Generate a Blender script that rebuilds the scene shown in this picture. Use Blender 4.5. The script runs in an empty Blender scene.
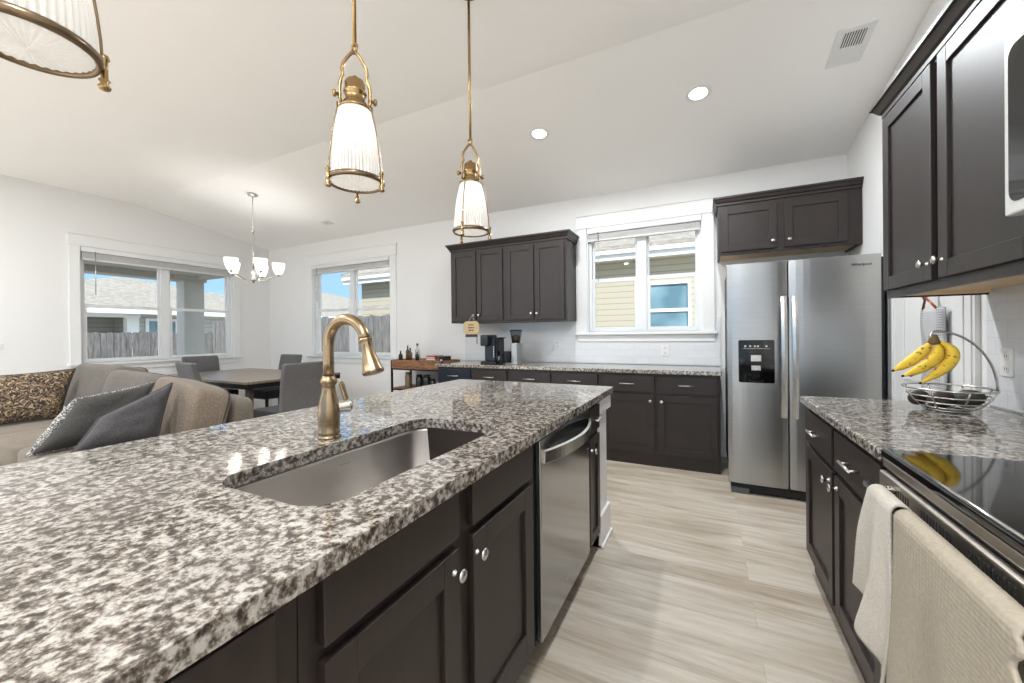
import bpy, bmesh, math, random
from mathutils import Vector, Matrix, noise as mnoise
random.seed(7)
S = bpy.context.scene
COL = S.collection
R = math.radians
PI = math.pi

# ------------------------------------------------------------------ camera, world, sun, exposure
cam_d = bpy.data.cameras.new('camera'); cam = bpy.data.objects.new('camera', cam_d); COL.objects.link(cam)
YAW, PITCH, ROLL, FPX = 0.458315, -0.003655, -0.010674, 394.06
fw = Vector((-math.sin(YAW)*math.cos(PITCH), math.cos(YAW)*math.cos(PITCH), math.sin(PITCH)))
rt0 = Vector((math.cos(YAW), math.sin(YAW), 0)); up0 = rt0.cross(fw)
rt = math.cos(ROLL)*rt0 + math.sin(ROLL)*up0
up = -math.sin(ROLL)*rt0 + math.cos(ROLL)*up0
mw = Matrix((rt, up, -fw)).transposed().to_4x4(); mw.translation = Vector((0, 0, 1.26))
cam.matrix_world = mw
cam_d.sensor_fit = 'HORIZONTAL'; cam_d.sensor_width = 36.0; cam_d.lens = FPX/1024*36
cam_d.shift_y = -5.5/1024; cam_d.clip_start = 0.02; cam_d.clip_end = 300
S.camera = cam

w = bpy.data.worlds.new('World'); S.world = w; w.use_nodes = True
nt = w.node_tree; nt.nodes.clear()
wo = nt.nodes.new('ShaderNodeOutputWorld'); bg = nt.nodes.new('ShaderNodeBackground')
tc = nt.nodes.new('ShaderNodeTexCoord'); sx = nt.nodes.new('ShaderNodeSeparateXYZ'); rp = nt.nodes.new('ShaderNodeValToRGB')
nt.links.new(tc.outputs['Generated'], sx.inputs[0]); nt.links.new(sx.outputs['Z'], rp.inputs[0])
nt.links.new(rp.outputs[0], bg.inputs[0]); nt.links.new(bg.outputs[0], wo.inputs[0])
e = rp.color_ramp.elements
e[0].position = 0.0; e[0].color = (0.34, 0.44, 0.56, 1)
e[1].position = 1.0; e[1].color = (0.80, 0.90, 1.0, 1)
for p_, c_ in ((.03, (.28, .43, .58)), (.10, (.23, .38, .55)), (.25, (.20, .35, .54)), (.42, (.75, .84, .96))):
    m_ = e.new(p_); m_.color = c_+(1,)
bg.inputs[1].default_value = 0.85

sun_d = bpy.data.lights.new('sun', 'SUN'); sun = bpy.data.objects.new('sun', sun_d); COL.objects.link(sun)
sun_d.energy = 3.5; sun_d.angle = R(3); sun_d.color = (1, 0.98, 0.95)
sun.rotation_euler = Vector((-0.45, 0.62, -0.85)).to_track_quat('-Z', 'Y').to_euler()

vs = S.view_settings
S.display_settings.display_device = 'sRGB'
vs.view_transform = 'Standard'; vs.look = 'None'; vs.gamma = 1.0; vs.use_curve_mapping = False
vs.exposure = 1.36
S.cycles.use_denoising = True
S.cycles.max_bounces = 10; S.cycles.diffuse_bounces = 6; S.cycles.glossy_bounces = 4
S.cycles.transmission_bounces = 6; S.cycles.transparent_max_bounces = 12
S.cycles.sample_clamp_indirect = 6.0
S.cycles.caustics_reflective = False; S.cycles.caustics_refractive = False
CAN_W = 14.0; PEND_E = 14.0; CHAN_E = 7.0

# ------------------------------------------------------------------ materials
MATS = {}
def lin(c):
    f = lambda v: v/12.92 if v <= .04045 else ((v+.055)/1.055)**2.4
    return tuple(f(x/255.0) for x in c)+(1,)
class NM:
    def __init__(s, name):
        s.m = bpy.data.materials.new(name); s.m.use_nodes = True; s.t = s.m.node_tree
        s.b = s.t.nodes['Principled BSDF']; s.out = s.t.nodes['Material Output']
        MATS[name] = s.m
    def n(s, typ, **kw):
        nd = s.t.nodes.new('ShaderNode'+typ)
        for k, v in kw.items():
            if k.startswith('i_'):
                nd.inputs[k[2:].replace('_', ' ')].default_value = v
            else: setattr(nd, k, v)
        return nd
    def l(s, a, b): s.t.links.new(a, b)
    def coords(s, scale=(1, 1, 1), rot=(0, 0, 0)):
        c = s.n('TexCoord'); mp = s.n('Mapping'); mp.inputs['Scale'].default_value = scale; mp.inputs['Rotation'].default_value = rot
        s.l(c.outputs['Object'], mp.inputs[0]); return mp.outputs[0]
    def noise(s, co, scale, detail=3, rough=.5, dist=0):
        nd = s.n('TexNoise'); nd.inputs['Scale'].default_value = scale; nd.inputs['Detail'].default_value = detail
        nd.inputs['Roughness'].default_value = rough; nd.inputs['Distortion'].default_value = dist
        s.l(co, nd.inputs['Vector']); return nd.outputs['Fac']
    def ramp(s, fac, stops, interp='LINEAR'):
        r = s.n('ValToRGB'); el = r.color_ramp.elements; r.color_ramp.interpolation = interp
        while len(el) < len(stops): el.new(0.5)
        for k, (p, c) in enumerate(stops):
            el[k].position = p; el[k].color = c if len(c) == 4 else tuple(c)+(1,)
        s.l(fac, r.inputs[0]); return r.outputs[0]
    def mix(s, fac, a, b):
        m = s.n('MixRGB')
        if isinstance(fac, (int, float)): m.inputs[0].default_value = fac
        else: s.l(fac, m.inputs[0])
        for k, v in ((1, a), (2, b)):
            if isinstance(v, tuple): m.inputs[k].default_value = v
            else: s.l(v, m.inputs[k])
        return m.outputs[0]
    def bump(s, h, strength=.3, dist=.002):
        b = s.n('Bump'); b.inputs['Strength'].default_value = strength; b.inputs['Distance'].default_value = dist
        s.l(h, b.inputs['Height']); s.l(b.outputs[0], s.b.inputs['Normal'])
    def p(s, color=None, rough=None, metal=None, **kw):
        B = s.b.inputs
        if color is not None:
            if isinstance(color, tuple): B['Base Color'].default_value = color
            else: s.l(color, B['Base Color'])
        if rough is not None:
            if isinstance(rough, (int, float)): B['Roughness'].default_value = rough
            else: s.l(rough, B['Roughness'])
        if metal is not None: B['Metallic'].default_value = metal
        for k, v in kw.items(): B[k.replace('_', ' ')].default_value = v
        return s
def plain(name, rgb, rough=.5, metal=0, var=.06, scale=8, bump=0, **kw):
    m = NM(name); c = lin(rgb); co = m.coords()
    f = m.noise(co, scale, 4)
    d = tuple(max(0, x*(1-var)) for x in c[:3])+(1,); l2 = tuple(min(1, x*(1+var)) for x in c[:3])+(1,)
    m.p(m.ramp(f, [(.3, d), (.7, l2)]), rough, metal, **kw)
    if bump: m.bump(m.noise(co, scale*20, 2), bump, .001)
    return m.m
plain('wall_paint', (229, 228, 227), .75, var=.008, scale=2)
plain('ceiling_paint', (249, 248, 247), .85, var=.006, scale=2)
plain('white_trim', (229, 229, 228), .4, var=.006, scale=3)
plain('white_vinyl', (222, 223, 224), .35, var=.006, scale=3)
plain('blind_white', (214, 214, 212), .5, var=.03, scale=20)
plain('brass', (168, 140, 98), .24, 1.0, var=.10, scale=30)
plain('faucet_bronze', (158, 136, 108), .27, 1.0, var=.06, scale=40)
plain('ring_bronze', (130, 112, 90), .28, 1.0, var=.12, scale=30)
plain('nickel', (205, 203, 198), .25, 1.0, var=.03, scale=40)
plain('brushed_pull', (206, 203, 197), .3, 1.0, var=.03, scale=60)
plain('chrome', (220, 220, 220), .14, 1.0, var=.02)
plain('black_plastic', (22, 23, 25), .3, var=.1)
plain('black_gloss', (8, 8, 9), .06, var=.1)
plain('gunmetal', (45, 46, 48), .4, .6, var=.1)
plain('black_metal', (30, 29, 28), .45, .5, var=.15)
plain('leg_metal', (120, 114, 106), .35, .7, var=.1)
plain('grille_grey', (92, 96, 98), .4, .3)
plain('dark_navy', (26, 33, 46), .35, var=.05)
plain('raw_wood', (222, 196, 158), .6, var=.10, scale=14)
plain('white_plastic', (216, 216, 214), .3, var=.005)
plain('dark_slot', (40, 38, 36), .7, var=.1)
plain('fruit_green', (48, 52, 34), .55, var=.35, scale=60, bump=.6)
plain('fruit_brown', (52, 38, 32), .55, var=.35, scale=60, bump=.6)
plain('stem_brown', (98, 82, 48), .7, var=.2)
plain('jar_glass', (118, 104, 82), .15, var=.25, scale=30)
plain('dark_jar', (44, 44, 38), .2, var=.3, scale=40)
plain('amber_bottle', (96, 74, 52), .12, var=.3, scale=40)
plain('clear_bottle', (182, 178, 170), .1, var=.12, scale=40)
plain('red_card', (150, 44, 42), .5, var=.15, scale=60)
plain('dark_card', (48, 52, 44), .5, var=.3, scale=60)
plain('cream_card', (206, 196, 176), .5, var=.1, scale=60)
plain('tan_wood', (186, 162, 124), .55, var=.10, scale=30)
plain('dark_plank', (60, 46, 38), .6, var=.15, scale=40)
plain('dark_ink', (86, 70, 54), .6, var=.1)
plain('twine', (196, 188, 172), .8, var=.1)
plain('copper', (164, 92, 62), .35, .6, var=.1)
plain('porch_paint', (190, 186, 180), .7, var=.03)
plain('post_paint', (196, 194, 190), .7, var=.03)
plain('fridge_body_grey', (52, 54, 56), .6, var=.05)
plain('ground_dirt', (176, 172, 160), .9, var=.2, scale=1)

plain('bounce_pale', (226, 223, 216), .9, var=.05, scale=2)  # pale colour for the added light-bouncing slab
def fabric(name, rgb, rgb2, scale=90, rough=.9, bump=.5, big=2.5):
    m = NM(name); co = m.coords()
    a = m.noise(co, scale, 3, .7); b = m.noise(co, big, 3)
    c1 = m.mix(m.ramp(a, [(.35, (0, 0, 0)), (.65, (1, 1, 1))]), lin(rgb), lin(rgb2))
    c = m.mix(m.ramp(b, [(.42, (0, 0, 0)), (.7, (.45, .45, .45))]), c1, lin(tuple(int(x*.82) for x in rgb)))
    m.p(c, rough, Specular_IOR_Level=.2); m.b.inputs['Sheen Weight'].default_value = .15
    m.bump(a, bump, .002); return m.m
fabric('sofa_taupe', (96, 88, 79), (122, 113, 103), 110)
fabric('sofa_seat', (106, 95, 82), (130, 119, 104), 110)
fabric('sofa_grey', (92, 86, 80), (116, 110, 103), 110)
fabric('sofa_brown', (98, 86, 75), (142, 128, 113), 120)
fabric('pillow_charcoal', (48, 46, 44), (76, 73, 70), 140)
fabric('pillow_slate', (56, 54, 55), (84, 82, 83), 140)
fabric('chair_grey', (92, 90, 90), (112, 110, 110), 160)
fabric('chair_dark', (50, 50, 54), (66, 66, 70), 160)
fabric('towel_white', (190, 181, 168), (208, 201, 190), 200, bump=.7)

def paisley(name, dark, light, mid, scale):
    m = NM(name); co = m.coords()
    n1 = m.n('TexNoise'); n1.inputs['Scale'].default_value = scale*.5; n1.inputs['Detail'].default_value = 2
    m.l(co, n1.inputs['Vector'])
    mx = m.n('MixRGB'); mx.blend_type = 'ADD'; mx.inputs[0].default_value = .05; m.l(co, mx.inputs[1]); m.l(n1.outputs['Color'], mx.inputs[2])
    v = m.n('TexVoronoi'); v.inputs['Scale'].default_value = scale; m.l(mx.outputs[0], v.inputs['Vector'])
    mu = m.n('Math', operation='MULTIPLY'); mu.inputs[1].default_value = 26; m.l(v.outputs['Distance'], mu.inputs[0])
    si = m.n('Math', operation='SINE'); m.l(mu.outputs[0], si.inputs[0])
    f = m.ramp(si.outputs[0], [(.05, (0, 0, 0)), (.35, (1, 1, 1))])
    n2 = m.noise(co, scale*5, 2)
    f2 = m.ramp(n2, [(.46, (0, 0, 0)), (.52, (1, 1, 1))])
    c = m.mix(f, lin(dark), lin(light)); c = m.mix(f2, c, m.mix(f, lin(mid), lin(dark)))
    m.p(c, .85); return m.m
paisley('paisley_brown', (42, 33, 28), (158, 138, 106), (112, 92, 72), 9)
paisley('paisley_grey', (50, 48, 48), (206, 204, 198), (140, 138, 134), 18)

# granite
m = NM('granite'); co = m.coords()
n1 = m.noise(co, 64, 6, .64)
c1 = m.ramp(n1, [(.36, lin((50, 45, 42))), (.41, lin((70, 63, 57))), (.46, lin((104, 94, 84))), (.505, lin((136, 128, 119))), (.54, lin((164, 157, 149))), (.62, lin((187, 181, 174)))])
n2 = m.noise(co, 95, 4, .7)
sp = m.ramp(n2, [(.57, (0, 0, 0)), (.63, (.75, .75, .75))])
c = m.mix(sp, c1, lin((92, 85, 78)))
n4 = m.noise(co, 5, 2); c = m.mix(m.ramp(n4, [(.45, (0, 0, 0)), (.65, (.22, .22, .22))]), c, lin((96, 90, 86)))
m.p(c, .07, Specular_IOR_Level=.6)
# vinyl plank floor, boards along X
m = NM('plank_floor'); co = m.coords()
br = m.n('TexBrick'); br.offset = .37; br.offset_frequency = 2
for k, v in (('Scale', 1.0), ('Mortar Size', .0012), ('Mortar Smooth', .2), ('Brick Width', 1.22), ('Row Height', .18), ('Bias', 0)):
    br.inputs[k].default_value = v
br.inputs['Color1'].default_value = lin((196, 185, 169)); br.inputs['Color2'].default_value = lin((172, 156, 135)); br.inputs['Mortar'].default_value = lin((146, 135, 122))
m.l(co, br.inputs['Vector'])
mp = m.n('Mapping'); mp.inputs['Scale'].default_value = (1.6, 26, 1); m.l(co, mp.inputs[0])
oa = m.n('MixRGB'); oa.blend_type = 'ADD'; oa.inputs[0].default_value = 1; m.l(mp.outputs[0], oa.inputs[1])
sc = m.n('MixRGB'); sc.blend_type = 'MULTIPLY'; sc.inputs[0].default_value = 1; m.l(br.outputs['Color'], sc.inputs[1]); sc.inputs[2].default_value = (25, 25, 25, 1)
m.l(sc.outputs[0], oa.inputs[2])
g1 = m.noise(oa.outputs[0], 1.5, 6, .62, .6)
grain = m.ramp(g1, [(.33, lin((120, 101, 80))), (.47, lin((178, 166, 149))), (.62, lin((206, 199, 188)))])
mp2 = m.n('Mapping'); mp2.inputs['Scale'].default_value = (.9, 5.5, 1); m.l(co, mp2.inputs[0])
oa2 = m.n('MixRGB'); oa2.blend_type = 'ADD'; oa2.inputs[0].default_value = 1; m.l(mp2.outputs[0], oa2.inputs[1]); m.l(sc.outputs[0], oa2.inputs[2])
g2 = m.noise(oa2.outputs[0], 1.3, 5, .6, .5)
broad = m.ramp(g2, [(.36, lin((142, 124, 103))), (.5, lin((182, 172, 158))), (.6, lin((204, 196, 184)))])
c = m.mix(.5, br.outputs['Color'], grain); c = m.mix(.5, c, broad)
m.p(c, m.ramp(g1, [(.3, (.42, .42, .42)), (.7, (.30, .30, .30))]), Specular_IOR_Level=.45); m.bump(g1, .12, .001)
# espresso cabinet wood
m = NM('espresso'); co = m.coords((3, 3, .6))
g1 = m.noise(co, 14, 5, .6, .4)
m.p(m.ramp(g1, [(.3, lin((35, 27, 24))), (.7, lin((43, 34, 30)))]), .43, Specular_IOR_Level=.5); m.bump(g1, .05, .001)
m = NM('table_wood'); co = m.coords((1.5, 14, 4))
g1 = m.noise(co, 3, 5, .6, .4)
m.p(m.ramp(g1, [(.3, lin((104, 90, 78))), (.7, lin((150, 136, 120)))]), .3)
m = NM('rustic_wood'); co = m.coords((3, 20, 20))
g1 = m.noise(co, 2.2, 5, .65, .6)
m.p(m.ramp(g1, [(.32, lin((72, 46, 34))), (.5, lin((124, 84, 56))), (.68, lin((160, 116, 78)))]), .5)
# stainless: horizontal or vertical brushing
def steel(name, rgb, sc, rough=(.22, .34)):
    m = NM(name); co = m.coords(sc)
    g1 = m.noise(co, 6, 4, .6)
    c = lin(rgb)
    m.p(m.ramp(g1, [(.3, tuple(x*.94 for x in c[:3])), (.7, tuple(min(1, x*1.05) for x in c[:3]))]), m.ramp(g1, [(.3, (rough[0],)*3), (.7, (rough[1],)*3)]), 1.0)
    return m.m
steel('stainless', (178, 177, 175), (.6, .6, 60), (.30, .31))
steel('stainless_sink', (205, 200, 195), (30, 1, 1), (.30, .40))
steel('stainless_range', (196, 188, 178), (1, 1, 40), (.34, .38))
steel('stainless_dishwasher', (172, 172, 174), (1, 1, 90), (.12, .2))
# subway tile
m = NM('subway_tile'); tcn = m.n('TexCoord')
def tile_vec(axes):
    sp = m.n('SeparateXYZ'); m.l(tcn.outputs['Object'], sp.inputs[0]); cb = m.n('CombineXYZ')
    ad = m.n('Math', operation='ADD'); m.l(sp.outputs['X'], ad.inputs[0]); m.l(sp.outputs['Y'], ad.inputs[1])
    m.l(ad.outputs[0], cb.inputs['X']); m.l(sp.outputs['Z'], cb.inputs['Y']); return cb.outputs[0]
br = m.n('TexBrick'); br.offset = .5
for k, v in (('Scale', 1.0), ('Mortar Size', .0022), ('Mortar Smooth', .3), ('Brick Width', .152), ('Row Height', .076), ('Bias', 0)):
    br.inputs[k].default_value = v
br.inputs['Color1'].default_value = lin((222, 223, 225)); br.inputs['Color2'].default_value = lin((218, 219, 221)); br.inputs['Mortar'].default_value = lin((212, 212, 213))
m.l(tile_vec(0), br.inputs['Vector']); m.p(br.outputs['Color'], .14)
inv = m.n('Math', operation='SUBTRACT'); inv.inputs[0].default_value = 1; m.l(br.outputs['Fac'], inv.inputs[1]); m.bump(inv.outputs[0], .25, .002)
# window glass
m = NM('window_glass'); m.t.nodes.remove(m.b)
tr = m.n('BsdfTransparent'); gl = m.n('BsdfGlossy'); gl.inputs['Roughness'].default_value = .02
tr.inputs[0].default_value = (.96, .98, .98, 1)
mx = m.n('MixShader'); fr = m.n('Fresnel'); fr.inputs[0].default_value = 1.35
ge = m.n('NewGeometry'); iv = m.n('Math', operation='SUBTRACT'); iv.inputs[0].default_value = 1; m.l(ge.outputs['Backfacing'], iv.inputs[1])
mu = m.n('Math', operation='MULTIPLY'); m.l(fr.outputs[0], mu.inputs[0]); m.l(iv.outputs[0], mu.inputs[1])
m.l(mu.outputs[0], mx.inputs[0]); m.l(tr.outputs[0], mx.inputs[1]); m.l(gl.outputs[0], mx.inputs[2]); m.l(mx.outputs[0], m.out.inputs[0])
m = NM('clear_container'); m.t.nodes.remove(m.b)
tr = m.n('BsdfTransparent'); gl = m.n('BsdfGlossy'); gl.inputs['Roughness'].default_value = .04; tr.inputs[0].default_value = (.55, .56, .57, 1)
mx = m.n('MixShader'); fr = m.n('Fresnel'); fr.inputs[0].default_value = 1.5
ge = m.n('NewGeometry'); iv = m.n('Math', operation='SUBTRACT'); iv.inputs[0].default_value = 1; m.l(ge.outputs['Backfacing'], iv.inputs[1])
mu = m.n('Math', operation='MULTIPLY'); m.l(fr.outputs[0], mu.inputs[0]); m.l(iv.outputs[0], mu.inputs[1])
m.l(mu.outputs[0], mx.inputs[0]); m.l(tr.outputs[0], mx.inputs[1]); m.l(gl.outputs[0], mx.inputs[2]); m.l(mx.outputs[0], m.out.inputs[0])
# lit ribbed glass
def litglass(name, trans, glow, gcol=(1, .93, .82, 1)):
    m = NM(name); m.t.nodes.remove(m.b)
    a = m.n('BsdfTranslucent'); a.inputs[0].default_value = (trans, trans*.98, trans*.95, 1)
    d = m.n('BsdfDiffuse'); d.inputs[0].default_value = (.60, .60, .595, 1)
    g = m.n('BsdfGlossy'); g.inputs['Roughness'].default_value = .12
    em = m.n('Emission'); em.inputs[0].default_value = gcol; em.inputs[1].default_value = glow
    m1 = m.n('MixShader'); m1.inputs[0].default_value = .35; m.l(a.outputs[0], m1.inputs[1]); m.l(d.outputs[0], m1.inputs[2])
    m2 = m.n('MixShader'); m2.inputs[0].default_value = .12; m.l(m1.outputs[0], m2.inputs[1]); m.l(g.outputs[0], m2.inputs[2])
    ad = m.n('AddShader'); m.l(m2.outputs[0], ad.inputs[0]); m.l(em.outputs[0], ad.inputs[1]); m.l(ad.outputs[0], m.out.inputs[0])
    return m.m
litglass('ribbed_glass', .55, .11)
litglass('bell_glass', .8, .35)
def emit(name, col, st):
    m = NM(name); m.p((.9, .9, .9, 1), .5); m.b.inputs['Emission Color'].default_value = col; m.b.inputs['Emission Strength'].default_value = st; return m.m
emit('bulb_glow', (1, .95, .88, 1), 3.8); emit('can_glow', (1, .97, .92, 1), 4.0); emit('bell_bulb', (1, .98, .95, 1), 40)
# banana
m = NM('banana_skin'); co = m.coords()
sp = m.ramp(m.noise(co, 70, 3, .6), [(.60, (0, 0, 0)), (.66, (1, 1, 1))])
c = m.mix(m.noise(co, 14, 3), lin((236, 196, 52)), lin((222, 190, 70)))
m.p(m.mix(sp, c, lin((120, 82, 34))), .5)
# waffle towel
m = NM('towel_waffle'); co = m.coords()
wv = m.n('TexWave'); wv.bands_direction = 'Y'; wv.inputs['Scale'].default_value = 26; wv.inputs['Distortion'].default_value = 3; wv.inputs['Detail'].default_value = 2; m.l(co, wv.inputs['Vector'])
wv2 = m.n('TexWave'); wv2.bands_direction = 'Z'; wv2.inputs['Scale'].default_value = 34; wv2.inputs['Distortion'].default_value = 3; wv2.inputs['Detail'].default_value = 3; m.l(co, wv2.inputs['Vector'])
hm = m.n('Math', operation='ADD'); m.l(wv.outputs['Fac'], hm.inputs[0]); m.l(wv2.outputs['Fac'], hm.inputs[1])
c = m.mix(m.noise(co, 120, 3), lin((158, 147, 130)), lin((182, 172, 156)))
m.p(c, .95, Specular_IOR_Level=.1); m.bump(hm.outputs[0], .16, .003)
# perforated grey cloth
m = NM('perforated_grey'); co = m.coords()
vo = m.n('TexVoronoi'); vo.inputs['Scale'].default_value = 75; vo.inputs['Randomness'].default_value = 0; m.l(co, vo.inputs['Vector'])
m.p(m.ramp(vo.outputs['Distance'], [(.25, lin((120, 120, 122))), (.45, lin((192, 192, 194)))]), .8)
# lap siding: boards by Z
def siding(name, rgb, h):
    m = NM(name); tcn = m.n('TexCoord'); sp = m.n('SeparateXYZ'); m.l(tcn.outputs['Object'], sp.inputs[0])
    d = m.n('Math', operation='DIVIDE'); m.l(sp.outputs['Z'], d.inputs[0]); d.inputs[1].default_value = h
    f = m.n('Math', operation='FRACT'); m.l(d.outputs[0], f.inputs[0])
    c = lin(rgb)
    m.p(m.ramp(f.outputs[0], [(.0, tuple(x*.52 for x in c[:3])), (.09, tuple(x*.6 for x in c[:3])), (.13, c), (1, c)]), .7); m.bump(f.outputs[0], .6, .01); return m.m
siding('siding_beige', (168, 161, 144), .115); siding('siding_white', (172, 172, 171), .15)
m = NM('shingles'); co = m.coords((1, 1, 1))
br = m.n('TexBrick'); br.offset = .5
for k, v in (('Scale', 1.0), ('Mortar Size', .015), ('Brick Width', .34), ('Row Height', .14)): br.inputs[k].default_value = v
br.inputs['Color1'].default_value = lin((196, 190, 180)); br.inputs['Color2'].default_value = lin((164, 158, 150)); br.inputs['Mortar'].default_value = lin((132, 126, 120))
m.l(co, br.inputs['Vector']); m.p(m.ramp(m.noise(m.coords((3, 3, 14)), 2.2, 5, .75), [(.3, lin((88, 84, 79))), (.5, lin((122, 117, 110))), (.7, lin((150, 144, 135)))]), .9)
m = NM('fence_wood'); co = m.coords((6, 6, .8))
m.p(m.ramp(m.noise(co, 4, 5, .65), [(.3, lin((70, 69, 70))), (.5, lin((100, 98, 98))), (.7, lin((128, 126, 125)))]), .85)
m = NM('neighbour_glass'); co = m.coords(); m.p(m.ramp(m.noise(co, 1.2, 2), [(.4, lin((84, 112, 126))), (.6, lin((120, 148, 160)))]), .06)

# ------------------------------------------------------------------ mesh helpers
WO = {}   # world origin of every object whose children are built in world coordinates
def ident(u, v, w_): return Vector((u, v, w_))
class MB:
    def __init__(s): s.bm = bmesh.new()
    def box(s, a, b, F=ident):
        p, q = F(*a), F(*b)
        lo = [min(p[i], q[i]) for i in range(3)]; hi = [max(p[i], q[i]) for i in range(3)]
        v = [s.bm.verts.new((hi[0] if i & 1 else lo[0], hi[1] if i & 2 else lo[1], hi[2] if i & 4 else lo[2])) for i in range(8)]
        for f in ((0, 2, 3, 1), (4, 5, 7, 6), (0, 1, 5, 4), (2, 6, 7, 3), (0, 4, 6, 2), (1, 3, 7, 5)):
            s.bm.faces.new([v[i] for i in f])
        return s
    def frame(s, u0, u1, z0, z1, d0, d1, F, l=0, r=0, b=0, t=0):
        if l: s.box((u0, z0, d0), (u0+l, z1, d1), F)
        if r: s.box((u1-r, z0, d0), (u1, z1, d1), F)
        if b: s.box((u0+l, z0, d0), (u1-r, z0+b, d1), F)
        if t: s.box((u0+l, z1-t, d0), (u1-r, z1, d1), F)
        return s
    def prism(s, pts, d):   # polygon pts (3D) extruded by vector d
        d = Vector(d); a = [s.bm.verts.new(Vector(p)) for p in pts]; b = [s.bm.verts.new(Vector(p)+d) for p in pts]
        n = len(pts); s.bm.faces.new(a[::-1]); s.bm.faces.new(b)
        for i in range(n): s.bm.faces.new((a[i], a[(i+1) % n], b[(i+1) % n], b[i]))
        return s
    def tube(s, pts, r, seg=10, cap=True, closed=False, flat=None):
        pts = [Vector(p) for p in pts]; n = len(pts)
        rr = r if isinstance(r, (list, tuple)) else [r]*n
        rings = []; prev = None
        for i in range(n):
            if closed: t = (pts[(i+1) % n]-pts[i-1]).normalized()
            else: t = (pts[min(i+1, n-1)]-pts[max(i-1, 0)]).normalized()
            if prev is None:
                a = Vector((0, 0, 1)) if abs(t.z) < .9 else Vector((1, 0, 0)); x = (a-t*a.dot(t)).normalized()
            else:
                x = (prev-t*prev.dot(t)).normalized()
            prev = x; y = t.cross(x)
            rings.append([s.bm.verts.new(pts[i]+(x*math.cos(2*PI*k/seg)+y*math.sin(2*PI*k/seg)*(flat or 1))*rr[i]) for k in range(seg)])
        for i in range(n if closed else n-1):
            A, B = rings[i], rings[(i+1) % n]
            for k in range(seg): s.bm.faces.new((A[k], A[(k+1) % seg], B[(k+1) % seg], B[k]))
        if cap and not closed: s.bm.faces.new(rings[0][::-1]); s.bm.faces.new(rings[-1])
        return s
    def lathe(s, prof, o, axis=(0, 0, 1), seg=24, flutes=0, depth=0, cap0=False, cap1=False):
        # prof: (radius, height along axis)
        o = Vector(o); ax = Vector(axis).normalized(); a = Vector((1, 0, 0)) if abs(ax.x) < .9 else Vector((0, 1, 0))
        x = (a-ax*a.dot(ax)).normalized(); y = ax.cross(x); rings = []
        for (r, h) in prof:
            ring = []
            for k in range(seg):
                t = 2*PI*k/seg; rad = r*(1+(depth*math.cos(flutes*t) if flutes else 0))
                ring.append(s.bm.verts.new(o+ax*h+(x*math.cos(t)+y*math.sin(t))*max(rad, 1e-4)))
            rings.append(ring)
        for i in range(len(rings)-1):
            A, B = rings[i], rings[i+1]
            for k in range(seg): s.bm.faces.new((A[k], A[(k+1) % seg], B[(k+1) % seg], B[k]))
        if cap0: s.bm.faces.new(rings[0][::-1])
        if cap1: s.bm.faces.new(rings[-1])
        return s
    def grid(s, nu, nv, fn):
        g = [[s.bm.verts.new(fn(i/nu, j/nv)) for j in range(nv+1)] for i in range(nu+1)]
        for i in range(nu):
            for j in range(nv): s.bm.faces.new((g[i][j], g[i+1][j], g[i+1][j+1], g[i][j+1]))
        return s
    def build(s, name, mat, parent=None, smooth=False, bevel=0, bseg=2, solid=0, sub=0, fix=False):
        if fix: bmesh.ops.recalc_face_normals(s.bm, faces=s.bm.faces)
        if smooth:
            for f in s.bm.faces: f.smooth = True
        me = bpy.data.meshes.new(name)
        if parent is None:
            xs = [v.co for v in s.bm.verts]
            org = Vector(((min(v.x for v in xs)+max(v.x for v in xs))/2, (min(v.y for v in xs)+max(v.y for v in xs))/2, min(v.z for v in xs)))
        else: org = WO[parent.name]
        for v in s.bm.verts: v.co -= org
        s.bm.normal_update(); s.bm.to_mesh(me); s.bm.free()
        ob = bpy.data.objects.new(name, me); COL.objects.link(ob)
        if parent is None: ob.location = org
        else: ob.parent = parent
        WO[ob.name] = org
        me.materials.append(MATS[mat])
        if solid:
            md = ob.modifiers.new('Solidify', 'SOLIDIFY'); md.thickness = solid; md.offset = 0
        if sub:
            md = ob.modifiers.new('Subsurf', 'SUBSURF'); md.levels = sub; md.render_levels = sub
        if bevel:
            md = ob.modifiers.new('Bevel', 'BEVEL'); md.width = bevel; md.segments = bseg; md.limit_method = 'ANGLE'; md.angle_limit = R(40)
            md.harden_normals = False
        return ob
def tag(o, label=None, cat=None, group=None, kind=None):
    if label: o['label'] = label
    if cat: o['category'] = cat
    if group: o['group'] = group
    if kind: o['kind'] = kind
    return o
def root(name, loc, label=None, cat=None, group=None, kind=None):
    o = bpy.data.objects.new(name, None); COL.objects.link(o); o.location = loc; o.empty_display_size = .1
    WO[o.name] = Vector(loc); return tag(o, label, cat, group, kind)
def kids(o): return [c for c in list(COL.objects) if c.parent == o]
def dup(o, loc=None, rotz=None, parent=None, label=None, group=None):
    c = o.copy(); COL.objects.link(c)
    if parent is not None: c.parent = parent
    if loc is not None: c.location = loc; WO[c.name] = Vector(loc)
    if rotz is not None: c.rotation_euler = (0, 0, rotz)
    if label: c['label'] = label
    if group: c['group'] = group
    for ch in kids(o): dup(ch, parent=c)
    return c
def text(name, body, size, mworld, mat, parent, ext=.0004):
    cu = bpy.data.curves.new(name, 'FONT'); cu.body = body; cu.size = size; cu.align_x = 'CENTER'; cu.align_y = 'CENTER'; cu.extrude = ext
    cu.materials.append(MATS[mat]); o = bpy.data.objects.new(name, cu); COL.objects.link(o)
    bpy.context.view_layer.update()
    me = bpy.data.meshes.new_from_object(o.evaluated_get(bpy.context.evaluated_depsgraph_get())); bpy.data.objects.remove(o)
    o = bpy.data.objects.new(name, me); COL.objects.link(o)
    o.parent = parent; mm = mworld.copy(); mm.translation = mm.translation-WO[parent.name]; o.matrix_local = mm; return o

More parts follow.
